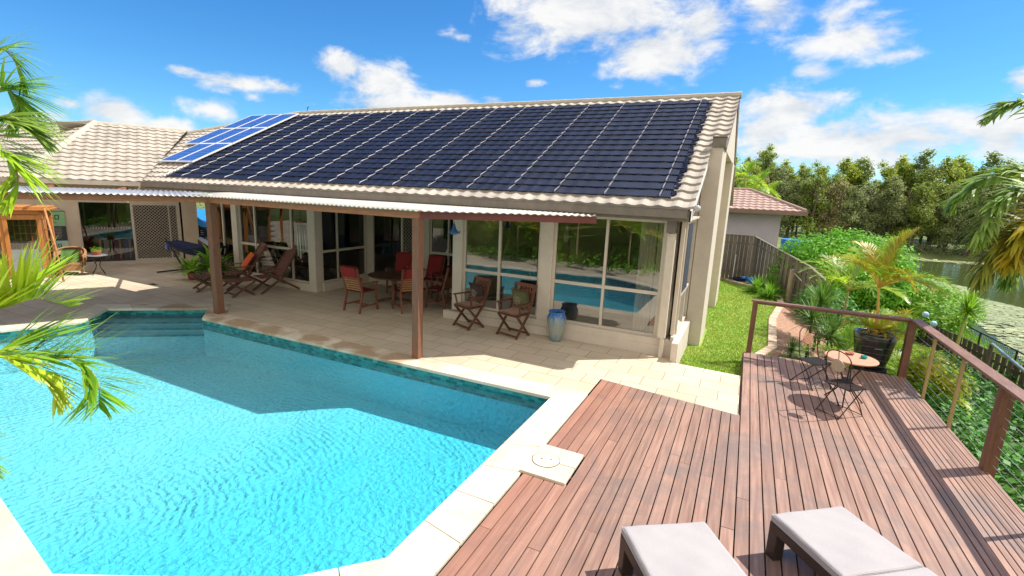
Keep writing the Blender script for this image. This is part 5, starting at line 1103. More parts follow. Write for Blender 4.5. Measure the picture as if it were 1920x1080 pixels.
t=thing('brace_pole','slanting galvanised pole beside the picket fence','pole',(6,14,-1.4)); mb=MB(); mb.tube([(5.800,15.600,-0.097),(5.607,12.600,-0.220)],.035,8); mb.build('pole','galv',t,off=t.location); mb=MB(); mb.tube([(5.800,15.600,-0.097),(5.800,15.6,-1.6)],.045,8); mb.build('post','picket',t,off=t.location)
t=thing('log_post','pale weathered log post standing at the end of the lawn','post',(1.6,19.45,-.25)); mb=MB(); mb.tube([(0,0,-.1),(.0,0,1.08)],[.085,.075],10); mb.build('log','log',t); mb=MB(); mb.tube([(.06,0,.98),(.95,-.9,.15)],.014,5); mb.build('guy_rope','white',t)
for (x,y,z,lab) in ((4.94,17.51,.12,'pale blue glass globe on a stake, left of two by the handrail'),(5.18,17.57,-.13,'pale blue glass globe on a stake, right of two by the handrail')):
    t=thing('garden_globe',lab,'garden globe',(x,y,z),0,'glass globes on stakes'); mb=MB(); mb.lathe([(.085*math.sin(a*PI/12),-.085*math.cos(a*PI/12)) for a in range(1,12)],(0,0,0),18); mb.build('globe','ball',t,smooth=True); mb=MB(); mb.tube([(0,0,-.14),(0,0,gh(x,y)-z)],.012,6); mb.build('stake','blackmetal',t)
# neighbour
N_=thing('neighbour_house','mauve neighbouring house with a pink tiled hip roof','house',(-3,28,0))
mb=MB(); mb.bb((-9.2,26.4,-.4),(1.38,34,2.72)); mb.build('wall','mauve',N_,off=N_.location)
sl=.93/2.4; cs=1/math.sqrt(1+sl*sl)
rf=tiles((0,25.8,2.76),UX,(0,cs,sl*cs),8,.322,lambda v:(-11.8+v*cs,2.3-v*cs),amp=.02,lift=.035); ro=rf.build('roof','ntile',N_,off=N_.location)
rf=tiles((2.3,0,2.76),(0,1,0),(-cs,0,sl*cs),8,.322,lambda v:(25.8+v*cs,34.6-v*cs),amp=.02,lift=.035); rf.build('roof_hip','ntile',ro,off=(0,0,0)) if False else rf.build('roof_hip','ntile',N_,off=N_.location)
mb=MB(); mb.add([(-9.4,28.2,3.69),(-.1,28.2,3.69),(-.1,32.2,3.69),(-9.4,32.2,3.69)],[(0,1,2,3)]); mb.add([(-9.4,32.2,3.69),(-.1,32.2,3.69),(2.3,34.6,2.76),(-11.8,34.6,2.76)],[(0,1,2,3)]); mb.build('roof_back','ntile',N_,off=N_.location)
mb=MB(); mb.tube([(-11.8,28.25,3.73),(-.1,28.25,3.73),(2.3,25.82,2.82)],.07,8); mb.build('ridge_capping','ntile',N_,off=N_.location)
mb=MB(); mb.bb((-11.8,25.70,2.58),(2.32,25.80,2.76)); mb.bb((2.30,25.8,2.58),(2.40,34.6,2.76)); mb.build('gutter','nfascia',N_,off=N_.location)
mb=MB(); mb.bb((-11.8,25.80,2.585),(2.30,34.6,2.60)); mb.build('eaves','nfascia',N_,off=N_.location)
t=thing('paddling_pool','small blue round-sided pool behind the neighbouring house','paddling pool',(2.75,34.5,-.3)); mb=MB(); mb.lathe([(.75,0),(.78,1.2),(.75,1.25),(.70,1.2)],(0,0,0),24); mb.build('wall','blue',t,smooth=True)
# garden bits at the fence foot
t=thing('rake','white handled rake leaning on the paling fence','rake',(-.32,22.7,-.2)); mb=MB(); mb.tube([(0,-.1,.05),(.02,.22,1.05)],.018,6); mb.build('handle','white',t); mb=MB(); mb.box((0,-.1,.05),(.3,.03,.04)); mb.build('head','blackmetal',t)
t=thing('hose_reel','dark coiled garden hose on the ground by the fence','hose',(-.05,22.45,-.22)); mb=MB()
for k in range(4): mb.tube([(math.cos(a*.4)*(.2+.02*k),math.sin(a*.4)*(.2+.02*k),.04+k*.035) for a in range(17)],.02,5)
mb.build('hose','navy',t)
for (x,y,s,lab) in ((.42,22.1,1.0,'blue glazed garden pot by the fence corner, nearer one'),(.15,22.5,.8,'blue glazed garden pot by the fence corner, smaller one')):
    t=thing('garden_pot',lab,'pot',(x,y,-.24),0,'blue pots by the fence'); mb=MB(); mb.lathe([(.10*s,0),(.16*s,.12*s),(.17*s,.26*s),(.14*s,.28*s),(.13*s,.26*s)],(0,0,0),16); mb.build('pot','blue',t,smooth=True)
t=thing('slat_fence','black slatted fence in front of the blue car','fence',wq(4.2,-2.6,0)); mb=MB()
for k in range(14): a=wq(3.5,-1.8,.12+k*.075); b=wq(8.5,-1.8,.12+k*.075); mb.bar(a,b,.02,.055)
mb.build('slats','blackmetal',t,off=t.location)
for s_ in (3.5,5.2,6.9,8.5): mb=MB(); p=wq(s_,-1.84,.6); mb.box(p,(.06,.06,1.2),RZW); mb.build('post','blackmetal',t,off=t.location)
# blue car
t=thing('car','blue parked car glimpsed beyond the verandah','car',(-27.2,15.8,-.0),R(28)); mb=MB()
P=[(-2.1,.35),(-2.05,.85),(-1.3,.95),(-.7,1.42),(.8,1.46),(1.5,.98),(2.1,.85),(2.15,.35)]
mb.extr([(x,-.85,z) for x,z in P],(0,1.7,0)); mb.build('body','blue',t,bevel=.06)
mb=MB(); mb.extr([(x,-.862,z) for x,z in ((-1.15,.97),(-.66,1.36),(.76,1.40),(1.3,1.0))],(0,1.724,0)); mb.build('window','tv',t)
mb=MB(); mb.extr([(-1.26,-.7,.99),(-.72,-.62,1.43),(-.72,.62,1.43),(-1.26,.7,.99)],(-.03,0,.02)); mb.build('windscreen','tv',t)
for wx in(-1.35,1.35):
    for wy in(-.8,.8):
        mb=MB(); mb.tube([(wx,wy-.1,.32),(wx,wy+.1,.32)],.32,18); w_=mb.build('wheel','tyre',t); mb=MB(); mb.tube([(wx,wy-.11,.32),(wx,wy+.11,.32)],.18,12); mb.build('rim','wire',w_)
for wy in(-.6,.6): mb=MB(); mb.box((-2.08,wy,.7),(.08,.3,.14)); mb.build('headlight','lamp',t,bevel=.02)
#PART4
# ------------------------------------------------------------ furniture
def folding_chair(label,cush,disc,loc,rz,group):
    """timber folding armchair; local +y is the way it faces"""
    t=thing('folding_chair',label,'chair',loc,rz,group)
    for s in(-.25,.25):
        mb=MB(); mb.bar((s,.22,0),(s,-.17,.47),.028,.045); mb.bar((s*.98,-.20,.0),(s*.98,.20,.44),.026,.045); mb.build('leg','jarrah',t)
        mb=MB(); mb.bar((s,-.17,.45),(s,-.34,.98),.028,.045); mb.build('back_post','jarrah',t)
        mb=MB(); mb.bar((s*1.06,-.24,.66),(s*1.06,.22,.66),.05,.024); mb.bar((s*1.06,.18,.66),(s*1.0,.12,.42),.022,.03); mb.build('armrest','jarrah',t)
    mb=MB(); mb.bar((-.25,.20,.05),(.25,.20,.05),.03,.03); mb.bar((-.25,-.18,.05),(.25,-.18,.05),.03,.03); mb.build('stretcher','jarrah',t)
    mb=MB()
    for k in range(6): mb.bar((-.235,-.17+k*.072,.435),(.235,-.17+k*.072,.435),.06,.016)
    mb.build('seat','jarrah_b',t)
    mb=MB(); mb.bar((-.25,-.335,.965),(.25,-.335,.965),.02,.07); mb.bar((-.25,-.30,.86),(.25,-.30,.86),.02,.03)
    for k in range(7): mb.bar((-.2+k*.0666,-.335,.95),(-.2+k*.0666,-.19,.50),.03,.012,upv=(0,1,0))
    mb.build('backrest','jarrah_b',t)
    mb=MB(); mb.pillow((0,.02,.475),(.46,.43,.06)); mb.build('seat_cushion','cush',t,smooth=True)
    q=Quaternion((1,0,0),R(72)); mb=MB(); mb.pillow((0,-.19,.70),(.42,.40,.13),q); p=mb.build('cushion',cush,t,smooth=True)
    mb=MB()
    for k in range(9):
        a=k*.698; P=[]
        for j in range(6):
            rr=.02+j*.018; aa=a+j*.22; P.append(Vector((math.cos(aa)*rr+.03,-.118,.70+math.sin(aa)*rr)))
        mb.tube([v+Vector((0,(v.z-.7)*-.30,0)) for v in P],.0035,4)
    mb.build('swirl_print',disc,p); t.scale=(1.1,1.1,1.12)
    return t
folding_chair('timber folding armchair with dark swirl cushion, left of two against the windows','dcush','stripe_w',(-5.52,9.34,0),R(158),'folding armchairs under the left sunroom window')
folding_chair('timber folding armchair with olive green swirl cushion, right of two against the windows','gcush','stripe_w',(-4.36,9.30,0),R(166),'folding armchairs under the left sunroom window')

def steamer(label,loc,rz,pillow):
    t=thing('steamer_chair',label,'lounge chair',loc,rz,'timber lounge chairs with footrests')
    for s in(-.28,.28):
        mb=MB(); mb.bar((s,.05,0),(s,.60,.36),.028,.045); mb.bar((s*.93,.58,.0),(s*.93,.06,.34),.026,.04); mb.build('footrest_leg','jarrah',t)
        mb=MB(); mb.bar((s,.72,0),(s,1.35,.42),.03,.05); mb.bar((s*.93,1.75,.0),(s*.93,.95,.50),.03,.05); mb.build('leg','jarrah',t)
        mb=MB(); mb.bar((s*1.08,.85,.58),(s*1.08,1.45,.60),.055,.025); mb.build('armrest','jarrah_b',t)
        mb=MB(); mb.bar((s,1.25,.40),(s,1.72,1.12),.03,.05); mb.build('back_post','jarrah',t)
    mb=MB(); 
    for k in range(7): mb.bar((-.27,.05+k*.088,.375),(.27,.05+k*.088,.375),.07,.018)
    mb.build('footrest','jarrah_b',t,bevel=.004)
    mb=MB()
    for k in range(6): mb.bar((-.27,.78+k*.088,.40),(.27,.78+k*.088,.40),.07,.018)
    mb.build('seat','jarrah_b',t,bevel=.004)
    mb=MB()
    for k in range(6): mb.bar((-.225+k*.09,1.27,.42),(-.225+k*.09,1.71,1.09),.07,.014,upv=(0,-1,.6))
    mb.bar((-.28,1.73,1.13),(.28,1.73,1.13),.03,.06); mb.build('backrest','jarrah_b',t)
    mb=MB(); mb.bar((-.27,.12,.05),(.27,.12,.05),.03,.03); mb.bar((-.27,.55,.05),(.27,.55,.05),.03,.03); mb.build('stretcher','jarrah',t)
    if pillow:
        q=Quaternion((1,0,0),R(55)); mb=MB(); mb.pillow((0,1.30,.70),(.46,.50,.16),q)
        p=mb.build('pillow','orange',None,smooth=True); p.location=loc; p.rotation_euler=(0,0,rz); tag(p,'bright orange cushion leaning on the left timber lounge chair','cushion'); p.scale=(1.1,)*3
    t.scale=(1.1,)*3
    return t
steamer('timber lounge chair with an orange cushion, behind the left verandah post',(-13.75,8.05,0),R(-24),True)
steamer('bare timber lounge chair with its footrest out, right of the orange cushion',(-12.45,8.15,0),R(-16),False)

def red_chair(label,loc,rz):
    t=thing('dining_chair',label,'chair',loc,rz,'red dining chairs around the table')
    for s in(-.25,.25):
        mb=MB(); mb.bar((s,.24,0),(s,.20,.43),.035,.045); mb.build('leg','jarrah_b',t)
        mb=MB(); mb.bar((s,-.30,0),(s,-.20,.43),.035,.045); mb.build('leg','jarrah_b',t)
        mb=MB(); mb.bar((s,-.20,.42),(s,-.36,1.0),.032,.045); mb.build('back_post','jarrah_b',t)
        mb=MB(); mb.bar((s*1.04,-.25,.63),(s*1.04,.25,.65),.05,.024); mb.bar((s*1.02,.20,.42),(s*1.04,.23,.64),.03,.03); mb.build('armrest','jarrah_b',t)
    mb=MB(); mb.bar((-.25,0.0,.14),(.25,0.0,.14),.03,.03); mb.bar((-.25,-.27,.14),(-.25,.23,.14),.03,.03); mb.bar((.25,-.27,.14),(.25,.23,.14),.03,.03); mb.build('stretcher','jarrah_b',t)
    mb=MB(); mb.pillow((0,.02,.45),(.49,.48,.075)); mb.build('seat_pad','red',t,smooth=True)
    mb=MB()
    for k in range(9): mb.bar((-.24,-.225-k*.0145,.50+k*.053),(.24,-.225-k*.0145,.50+k*.053),.014,.03)
    mb.build('back_slats','cane',t)
    q=Quaternion((1,0,0),R(106)); mb=MB(); mb.pillow((0,-.235,.76),(.47,.58,.06),q); mb.pillow((0,-.37,.90),(.47,.26,.04),q); mb.build('back_pad','red',t,smooth=True); t.scale=(1.1,1.1,1.13)
    return t
for (x,y,a,lab) in ((-8.55,9.12,-4,'red padded dining chair with its slatted back to the pool, nearest the left'),(-7.62,9.75,62,'red padded dining chair just left of the verandah post'),(-7.15,10.55,95,'red padded dining chair just right of the verandah post'),(-9.15,11.35,190,'red padded dining chair on the far side of the table, left'),(-8.15,11.45,178,'red padded dining chair on the far side of the table, right'),(-7.1,11.3,120,'red padded dining chair at the back right corner near the glass')):
    red_chair(lab,(x,y,0),R(a))
t=thing('dining_table','dark oval timber dining table among the red chairs','table',(-8.45,10.25,0))
mb=MB(); mb.lathe([(.60,.705),(.62,.715),(.62,.735),(.60,.745)],(0,0,0),28,1.25,.92); mb.build('tabletop','jarrah',t,bevel=.004)
mb=MB(); mb.lathe([(.05,.06),(.07,.2),(.05,.4),(.08,.70)],(0,0,0),12); mb.build('pedestal','jarrah',t)
for a in range(4): mb=MB(); c,s=math.cos(a*PI/2+.6),math.sin(a*PI/2+.6); mb.bar((0,0,.12),(c*.45,s*.45,.03),.06,.06); mb.build('foot','jarrah',t)
t=thing('candle_tray','three turquoise bottles on a small tray on the dining table','candle set',(-8.15,10.55,.745)); mb=MB(); mb.box((0,0,.01),(.26,.10,.02)); mb.build('tray','stripe_w',t)
for k in range(3): mb=MB(); mb.lathe([(.024,.02),(.024,.16),(.010,.19),(.010,.23)],(-.08+k*.08,0,0),10); mb.build('bottle','candle',t,smooth=True)
# urn
t=thing('urn','tall blue drip-glazed urn beside the window column','urn',(-3.42,9.45,0)); mb=MB(); mb.lathe([(.11,0),(.125,.02),(.17,.22),(.205,.42),(.205,.52),(.165,.60),(.175,.635),(.18,.655),(.16,.655),(.15,.60)],(0,0,0),28); mb.build('vase','urn',t,smooth=True)
mb=MB(); mb.lathe([(.15,.60),(.01,.60)],(0,0,0),20); mb.build('inside','dark',t)
# ---- sun loungers
def lounger(label,loc,rz):
    t=thing('sun_lounger',label,'sun lounger',loc,rz,'padded sun loungers on the deck')
    for (x,y) in ((.05,.05),(.70,.05),(.05,1.85),(.70,1.85)):
        mb=MB(); mb.bb((x-.05,y-.05,0),(x+.05,y+.05,.27)); mb.build('leg','sun_frame',t,bevel=.008)
    mb=MB(); mb.bb((0,.0,.25),(.05,1.95,.335)); mb.bb((.70,0,.25),(.75,1.95,.335)); mb.bb((.05,0,.25),(.70,.05,.335)); mb.bb((.05,1.9,.25),(.7,1.95,.335))
    for k in range(17): mb.bb((.05,.09+k*.108,.30),(.70,.155+k*.108,.325))
    mb.build('frame','sun_frame',t,bevel=.006)
    def pad(y0,y1,z0,tz,rise=0):
        mb=MB(); n=8; vs=[];fs=[]
        prof=[(0,.015),(.012,.0),(.05,0),(.062,.014)]
        x0,x1=.0,.75; L=y1-y0
        def P(x,y,z): yy=y-y0; return (x,y0+yy*math.cos(rise),z0+z+yy*math.sin(rise))
        nx,nyy=24,24; sn=lambda q:math.sin((q*2-1)*PI/2)
        for i in range(nx+1):
            for j in range(nyy+1):
                a,b=sn(i/nx),sn(j/nyy); ed=(max(0,1-max(0,(abs(a)*(x1-x0)/2-((x1-x0)/2-.028))/.028)**2)*max(0,1-max(0,(abs(b)*L/2-(L/2-.028))/.028)**2))**.5
                x=x0+.005+(x1-x0-.01)*(a+1)/2; y=y0+.004+(L-.008)*(b+1)/2; mb.v.append(P(x,y,tz-.022+.022*ed+.0025*math.sin(a*4+b*3)+.0015*math.sin(a*9-b*7)))
        k=len(mb.v)
        for i in range(nx+1):
            for j in range(nyy+1): x=x0+.005+(x1-x0-.01)*(sn(i/nx)+1)/2; y=y0+.004+(L-.008)*(sn(j/nyy)+1)/2; mb.v.append(P(x,y,.004))
        W_=nyy+1
        for i in range(nx):
            for j in range(nyy): q=i*W_+j; mb.f.append((q,q+W_,q+W_+1,q+1)); mb.f.append((k+q,k+q+1,k+q+W_+1,k+q+W_))
        for j in range(nyy): mb.f.append((j,j+1,k+j+1,k+j)); q=nx*W_+j; mb.f.append((q+1,q,k+q,k+q+1))
        for i in range(nx): q=i*W_; mb.f.append((q+W_,q,k+q,k+q+W_)); q=i*W_+nyy; mb.f.append((q,q+W_,k+q+W_,k+q))
        c=mb.build('cushion','sun_cush',t,smooth=False)
        e=MB(); zt=tz-.020; e.tube([P(x0+.004,y0+.004,zt),P(x1-.004,y0+.004,zt),P(x1-.004,y1-.004,zt),P(x0+.004,y1-.004,zt),P(x0+.004,y0+.004,zt)],.0045,5,False); e.build('piping','sun_cush',c)
    pad(0,.74,.335,.075); pad(.745,1.30,.335,.078); pad(1.305,1.98,.335,.078,R(22))
    return t
lounger('padded sun lounger with pale mauve cushions, nearer the pool',(-.685,3.67,.002),0) 
lounger('padded sun lounger with pale mauve cushions, nearer the railing',(.475,4.47,.002),0)
LG=[o for o in bpy.data.objects if o.name.startswith('sun_lounger') and o.parent is None]
for o,(p,a) in zip(LG,(((-.64,3.66,.002),math.atan2(.44,.65)+.00),((.50,4.48,.002),math.atan2(.47,.60)))):
    # local x runs across the foot end; local +y must run toward the head, i.e. toward the camera side
    o.location=p; o.rotation_euler=(0,0,a)
    for c in o.children:
        c.scale=(1,-1,1)
# ---- bistro set
t=thing('bistro_table','round terracotta mosaic bistro table on curved iron legs','table',(1.73,8.96,0))
mb=MB(); mb.lathe([(.335,.728),(.36,.732),(.362,.75),(.35,.757)],(0,0,0),40); mb.build('tabletop','mosaic',t,bevel=.002)
for k in range(3):
    a=k*2.094+.35; c,s=math.cos(a),math.sin(a); mb=MB(); mb.tube(path_pts([(c*.27,s*.27,.728),(c*.17,s*.17,.55),(c*.07,s*.07,.38),(c*.14,s*.14,.18),(c*.30,s*.30,.0)],12),.011,7); mb.build('leg','iron',t,smooth=True)
mb=MB(); mb.lathe([(.075,.375),(.08,.385),(.075,.395)],(0,0,0),16); mb.build('collar','iron',t)
t=thing('ashtray','small terracotta dish on the bistro table','dish',(1.73,9.12,.757)); mb=MB(); mb.lathe([(.05,0),(.065,.03),(.055,.032),(.04,.012)],(0,0,0),16); mb.build('dish','terra',t,smooth=True)
t=thing('glass_candle','teal glass candle holder on the bistro table','candle holder',(1.90,9.0,.757)); mb=MB(); mb.lathe([(.035,0),(.048,.025),(.045,.045),(.03,.05),(.026,.03)],(0,0,0),16); mb.build('glass','teal',t,smooth=True)
def bistro_chair(label,loc,rz,disc):
    t=thing('bistro_chair',label,'chair',loc,rz,'folding iron bistro chairs')
    for s in(-.19,.19):
        mb=MB(); mb.tube(path_pts([(s,.24,.0),(s,.10,.24),(s,-.10,.45),(s,-.17,.62),(s,-.21,.90)],14),.009,6); mb.build('back_leg','iron',t,smooth=True)
        mb=MB(); mb.tube(path_pts([(s*.94,-.26,.0),(s*.94,-.05,.22),(s*.94,.17,.44)],10),.009,6); mb.build('front_leg','iron',t,smooth=True)
    mb=MB(); mb.tube([(-.18,-.24,.02),(.18,-.24,.02)],.007,5); mb.tube([(-.19,.22,.03),(.19,.22,.03)],.007,5); mb.build('stretcher','iron',t)
    mb=MB(); mb.bar((-.2,-.15,.45),(-.2,.20,.45),.014,.014); mb.bar((.2,-.15,.45),(.2,.20,.45),.014,.014); mb.bar((-.2,-.15,.45),(.2,-.15,.45),.014,.014); mb.bar((-.2,.20,.45),(.2,.20,.45),.014,.014)
    for k in range(8): mb.bar((-.2,-.12+k*.042,.452),(.2,-.12+k*.042,.452),.026,.004)
    for k in range(8): mb.bar((-.17+k*.0486,-.15,.456),(-.17+k*.0486,.2,.456),.026,.004)
    mb.build('seat','iron',t)
    mb=MB(); mb.tube([(.19*math.cos(a*PI/12),-.21-.03*math.sin(a*PI/12),.88+.13*math.sin(a*PI/12)) for a in range(13)],.008,6); mb.tube([(-.09,-.20,.78),(-.18,-.19,.74)],.006,5); mb.tube([(.09,-.20,.78),(.18,-.19,.74)],.006,5); mb.tube([(0,-.235,1.01),(0,-.21,.88)],.006,5); mb.tube([(0,-.18,.68),(0,-.14,.46)],.006,5); mb.build('back_arch','iron',t,smooth=True)
    mb=MB(); mb.lathe([(.093,-.008),(.1,-.004),(.1,.004),(.093,.008)],(0,0,0),26); 
    q=Quaternion((1,0,0),R(98)); mb.v=[tuple(Vector((0,-.205,.78))+q@Vector(v)) for v in mb.v]; mb.build('medallion',disc,t)
    return t
bistro_chair('black iron bistro chair with a plain beige back disc, nearer the camera',(1.60,8.42,0),R(45-90),'mosaic2')
bistro_chair('black iron bistro chair with a terracotta mosaic back disc, behind the table',(1.33,9.52,0),R(-62-90+10),'mosaic')
# black pot
t=thing('black_pot','large glossy black planter holding the golden palm','planter',(2.52,11.40,-.02)); t.scale=(.9,.9,.93); mb=MB(); mb.lathe([(.24,0),(.27,.03),(.33,.3),(.385,.62),(.40,.74),(.385,.765),(.355,.75),(.345,.68)],(0,0,0),32); mb.build('pot','pot_black',t,smooth=True)
mb=MB(); mb.lathe([(.345,.68),(.01,.69)],(0,0,0),24); mb.build('soil','soil',t)
mb=MB(); mb.lathe([(.30,-.25),(.32,0)],(0,0,0),16); mb.build('plinth','dark',t)
mb=MB(); mb.bar((-.05,-.388,.50),(.09,-.388,.50),.003,.008); mb.build('maker_mark','paleink',t)
# ---- under the verandah, left side
t=thing('hammock','dark blue hammock slung on a black steel stand','hammock',(-16.1,9.7,0))
mb=MB()
def hm(u): return Vector((-1.25+2.6*u, -.2+.35*u, .98-.95*math.sin(PI*u)*.42+.05*u))
vs=[];n=16
for i in range(n+1):
    u=i/n; c=hm(u); w=.05+.42*math.sin(PI*u)**.6
    for j in range(7): v=j/6*2-1; vs.append(c+Vector((-.1*v*w,w*v,.28*abs(v)**2*math.sin(PI*u)**.5)))
mb.add(vs,[(i*7+j,(i+1)*7+j,(i+1)*7+j+1,i*7+j+1) for i in range(n) for j in range(6)]); mb.build('cloth','navy',t,smooth=True)
mb=MB(); mb.tube([(-1.30,-.2,1.02),(-1.25,-.2,.98)],.03,6); mb.pillow((-1.25,-.22,.80),(.14,.10,.42)); mb.build('hanging_end','blue_cloth',t)
mb=MB(); mb.tube([(-1.32,-.22,1.08),(-.75,-.05,.12)],.028,6); mb.tube([(1.4,.18,1.1),(.85,.1,.12)],.028,6); mb.tube([(-.75,-.05,.10),(.85,.1,.10)],.03,6); mb.tube([(-1.0,-.75,.04),(-.75,-.05,.08),(-.55,.6,.04)],.028,6); mb.tube([(.6,-.6,.04),(.85,.1,.08),(1.1,.75,.04)],.028,6); mb.build('stand','blackmetal',t)
for (x,y,s,lab) in ((-14.75,9.35,1.0,'leafy green potted plant behind the left verandah post'),(-15.3,9.0,.7,'smaller leafy plant left of the verandah post')):
    r=random.Random(int(x*-10)); t=thing('potted_plant',lab,'potted plant',(x,y,0),0,'potted plants behind the verandah post'); mb=MB(); mb.lathe([(.14*s,0),(.2*s,.3*s),(.19*s,.32*s)],(0,0,0),16); mb.build('pot','terra',t,smooth=True)
    lm=MB()
    for i in range(60):
        az=r.random()*6.28;e=r.uniform(.2,1.4); P=arc((0,0,.3*s),az,e,s*r.uniform(.5,1.05),1.5,5); sd=Vector((-math.sin(az),math.cos(az),0)); vs=[]
        for k,p in enumerate(P): ww=(.0,.01,.05,.085,.055,.001)[k]*s; vs+=[p-sd*ww,p+sd*ww]
        lm.add(vs,[(2*k,2*k+1,2*k+3,2*k+2) for k in range(5)])
    lm.build('leaves','fgreen' if s>.9 else 'palm_g',t)
# scroll
t=thing('wall_scroll','hanging cloth scroll with a black brushed character on green and grey panels','scroll',wq(-.60,.03,1.18),RZW)
mb=MB(); mb.bb((-.27,-.008,.16),(.27,0,.64)); mb.build('green_panel','green_fabric',t)
mb=MB(); mb.bb((-.27,-.008,-.33),(.27,0,.16)); mb.build('charcoal_panel','grey_fabric',t)
mb=MB(); mb.bb((-.27,-.008,-.66),(.27,0,-.33)); mb.build('mint_panel','mint_fabric',t)
mb=MB(); mb.tube([(-.29,-.01,.65),(.29,-.01,.65)],.012,6); mb.tube([(-.29,-.01,-.67),(.29,-.01,-.67)],.012,6); mb.tube([(-.25,-.005,.66),(0,.0,.83),(.25,-.005,.66)],.004,4); mb.build('rod','jarrah',t)
def kanji(cz,s):
    mb=MB(); S=[((-.075,.085),(-.02,.105)),((-.10,.045),(-.002,.055)),((-.045,.095),(-.050,-.10)),((-.05,.03),(-.105,-.045)),((-.045,.03),(-.008,-.025)),((.02,.055),(.025,-.05)),((.02,.055),(.095,.062)),((.095,.062),(.088,-.045)),((.025,-.045),(.09,-.04))]
    for a,b in S: mb.bar((a[0]*s,-.012,cz+a[1]*s),(b[0]*s,-.012,cz+b[1]*s),.004,.017*s,upv=(0,0,1) if abs(a[1]-b[1])<abs(a[0]-b[0]) else (1,0,0))
    return mb
kanji(.44,1.25).build('brushed_character','ink',t); kanji(-.50,1.0).build('brushed_character','ink',t)
mb=MB(); mb.bar((-.06,-.011,.27),(.05,-.011,.27),.003,.012)
mb.build('small_caption','ink',t)
mb=MB(); rr=random.Random(4)
for k in range(8):
    x=-.13
    while x<.12: w=rr.uniform(.02,.05); mb.bb((x,-.011,.09-k*.048),(min(x+w,.15),-.009,.104-k*.048)); x+=w+.012
mb.build('lettering_lines','paleink',t)
# cabinet
t=thing('glazed_cabinet','orange timber glass-fronted display kiosk at the left edge','cabinet',wq(-.44,2.43,0),RZW)
# local +x along the wing wall (to the right), +y toward the wall
mb=MB(); 
for (x0,x1) in ((-.09,.0),(-1.0,-.90),(-2.4,-2.3),(-3.8,-3.7)): mb.bb((x0,0,0),(x1,.10,1.98)); 
for (x0,x1) in ((-.09,.0),(-3.8,-3.7)): mb.bb((x0,1.0,0),(x1,1.1,1.98))
mb.bb((-3.7,.0,1.86),(-.09,.10,1.98)); mb.bb((-3.7,.0,0),(-.09,.10,.10)); mb.bb((-.09,.10,1.86),(0,1.0,1.98)); mb.bb((-.09,.10,0),(0,1.0,.12)); mb.build('frame','orangewood',t,bevel=.006)
mb=MB(); mb.bb((-3.95,-.12,1.985),(.12,1.2,2.03)); mb.bb((-3.9,-.07,2.03),(.07,1.16,2.09)); mb.build('cornice','orangewood',t,bevel=.008)
d=MB(); d.bb((-.895,-.03,.11),(-.80,.02,1.85)); d.bb((-.19,-.03,.11),(-.095,.02,1.85)); d.bb((-.80,-.03,1.72),(-.19,.02,1.85)); d.bb((-.80,-.03,.11),(-.19,.02,.22)); dd=d.build('door','orangewood',t,bevel=.005)
mb=MB(); mb.bb((-.80,-.008,.86),(-.19,-.004,1.72)); mb.build('glass','glass_clear',dd); mb=MB(); mb.bb((-.80,-.012,.22),(-.19,-.006,.86)); mb.build('frosted_panel','galv',dd)
mb=MB()
for k in range(5): mb.bb((-.80+k*.12,.55,.7),(-.78+k*.12,.57,1.8))
for k in range(5): mb.bb((-.82,.55,.78+k*.24),(-.15,.57,.80+k*.24))
mb.build('inner_lattice','orangewood',t)
mb=MB(); mb.bb((-3.7,1.02,0),(-.09,1.06,1.98)); mb.build('back_panel','jarrah',t)
mb=MB()
for k in range(7): mb.bb((-3.7,.35,.25+k*.24),(-1.0,.95,.27+k*.24))
mb.build('shelf','jarrah_b',t)
mb=MB(); mb.bb((-1.9,-.01,.95+.3),(-1.3,-.005,1.42)) if False else mb.bb((-1.35,.33,1.36),(-1.22,.345,1.44)); mb.build('paper_note','stripe_w',t)
mb=MB(); mb.bb((-2.28,.04,.11),(-1.02,.05,1.85)); mb.build('glass','glass_clear',t)
# bamboo ladder
t=thing('bamboo_ladder','orange bamboo ladder leaning against the timber kiosk','ladder',wq(-.10,3.3,0),RZW)
A0,A1=Vector((0,0,0)),Vector((-.30,.72,2.05)); B0,B1=Vector((-.26,.22,0)),Vector((-.42,.84,2.0))
for a_,b_ in ((A0,A1),(B0,B1)):
    mb=MB(); mb.tube([a_,a_.lerp(b_,.5)+Vector((.02,0,0)),b_],.026,8); mb.build('rail','bamboo',t,smooth=True)
for k in range(6): u=.12+k*.15; mb=MB(); mb.tube([A0.lerp(A1,u),B0.lerp(B1,u)],.016,7); mb.build('rung','bamboo',t,smooth=True)
# cane chair
t=thing('cane_chair','cane armchair with an olive and navy cushion by the scroll','armchair',(-18.75,7.42,0),RZW-PI/2+R(90)); t.rotation_euler=(0,0,RZW)
# local: +y toward wall (back), front is -y
for (x,y) in ((-.26,-.26),(.26,-.26),(-.24,.26),(.24,.26)): mb=MB(); mb.tube([(x,y,0),(x*.97,y*.97,.36)],.022,7); mb.build('leg','cane',t)
mb=MB(); mb.bb((-.29,-.29,.30),(.29,.29,.38)); mb.bb((-.28,-.285,.14),(.28,-.265,.30)); mb.build('seat','cane',t,bevel=.02)
mb=MB(); P=[(-.30,-.25),(-.33,.05),(-.26,.28),(0,.36),(.26,.28),(.33,.05),(.30,-.25)]; C=path_pts([(x,y,0) for x,y in P],24); top=[.58+.22*math.sin(PI*i/24)**1.5 for i in range(25)]
mb.add([(p.x,p.y,.36) for p in C]+[(p.x*1.08,p.y*1.08,h) for p,h in zip(C,top)],[(i,i+1,26+i,25+i) for i in range(24)]); o=mb.build('back','cane',t,smooth=True); md=o.modifiers.new('t','SOLIDIFY'); md.thickness=.04
mb=MB(); mb.tube([(p.x*1.08,p.y*1.08,h) for p,h in zip(C,top)],.03,8); mb.build('rim','cane',t,smooth=True)
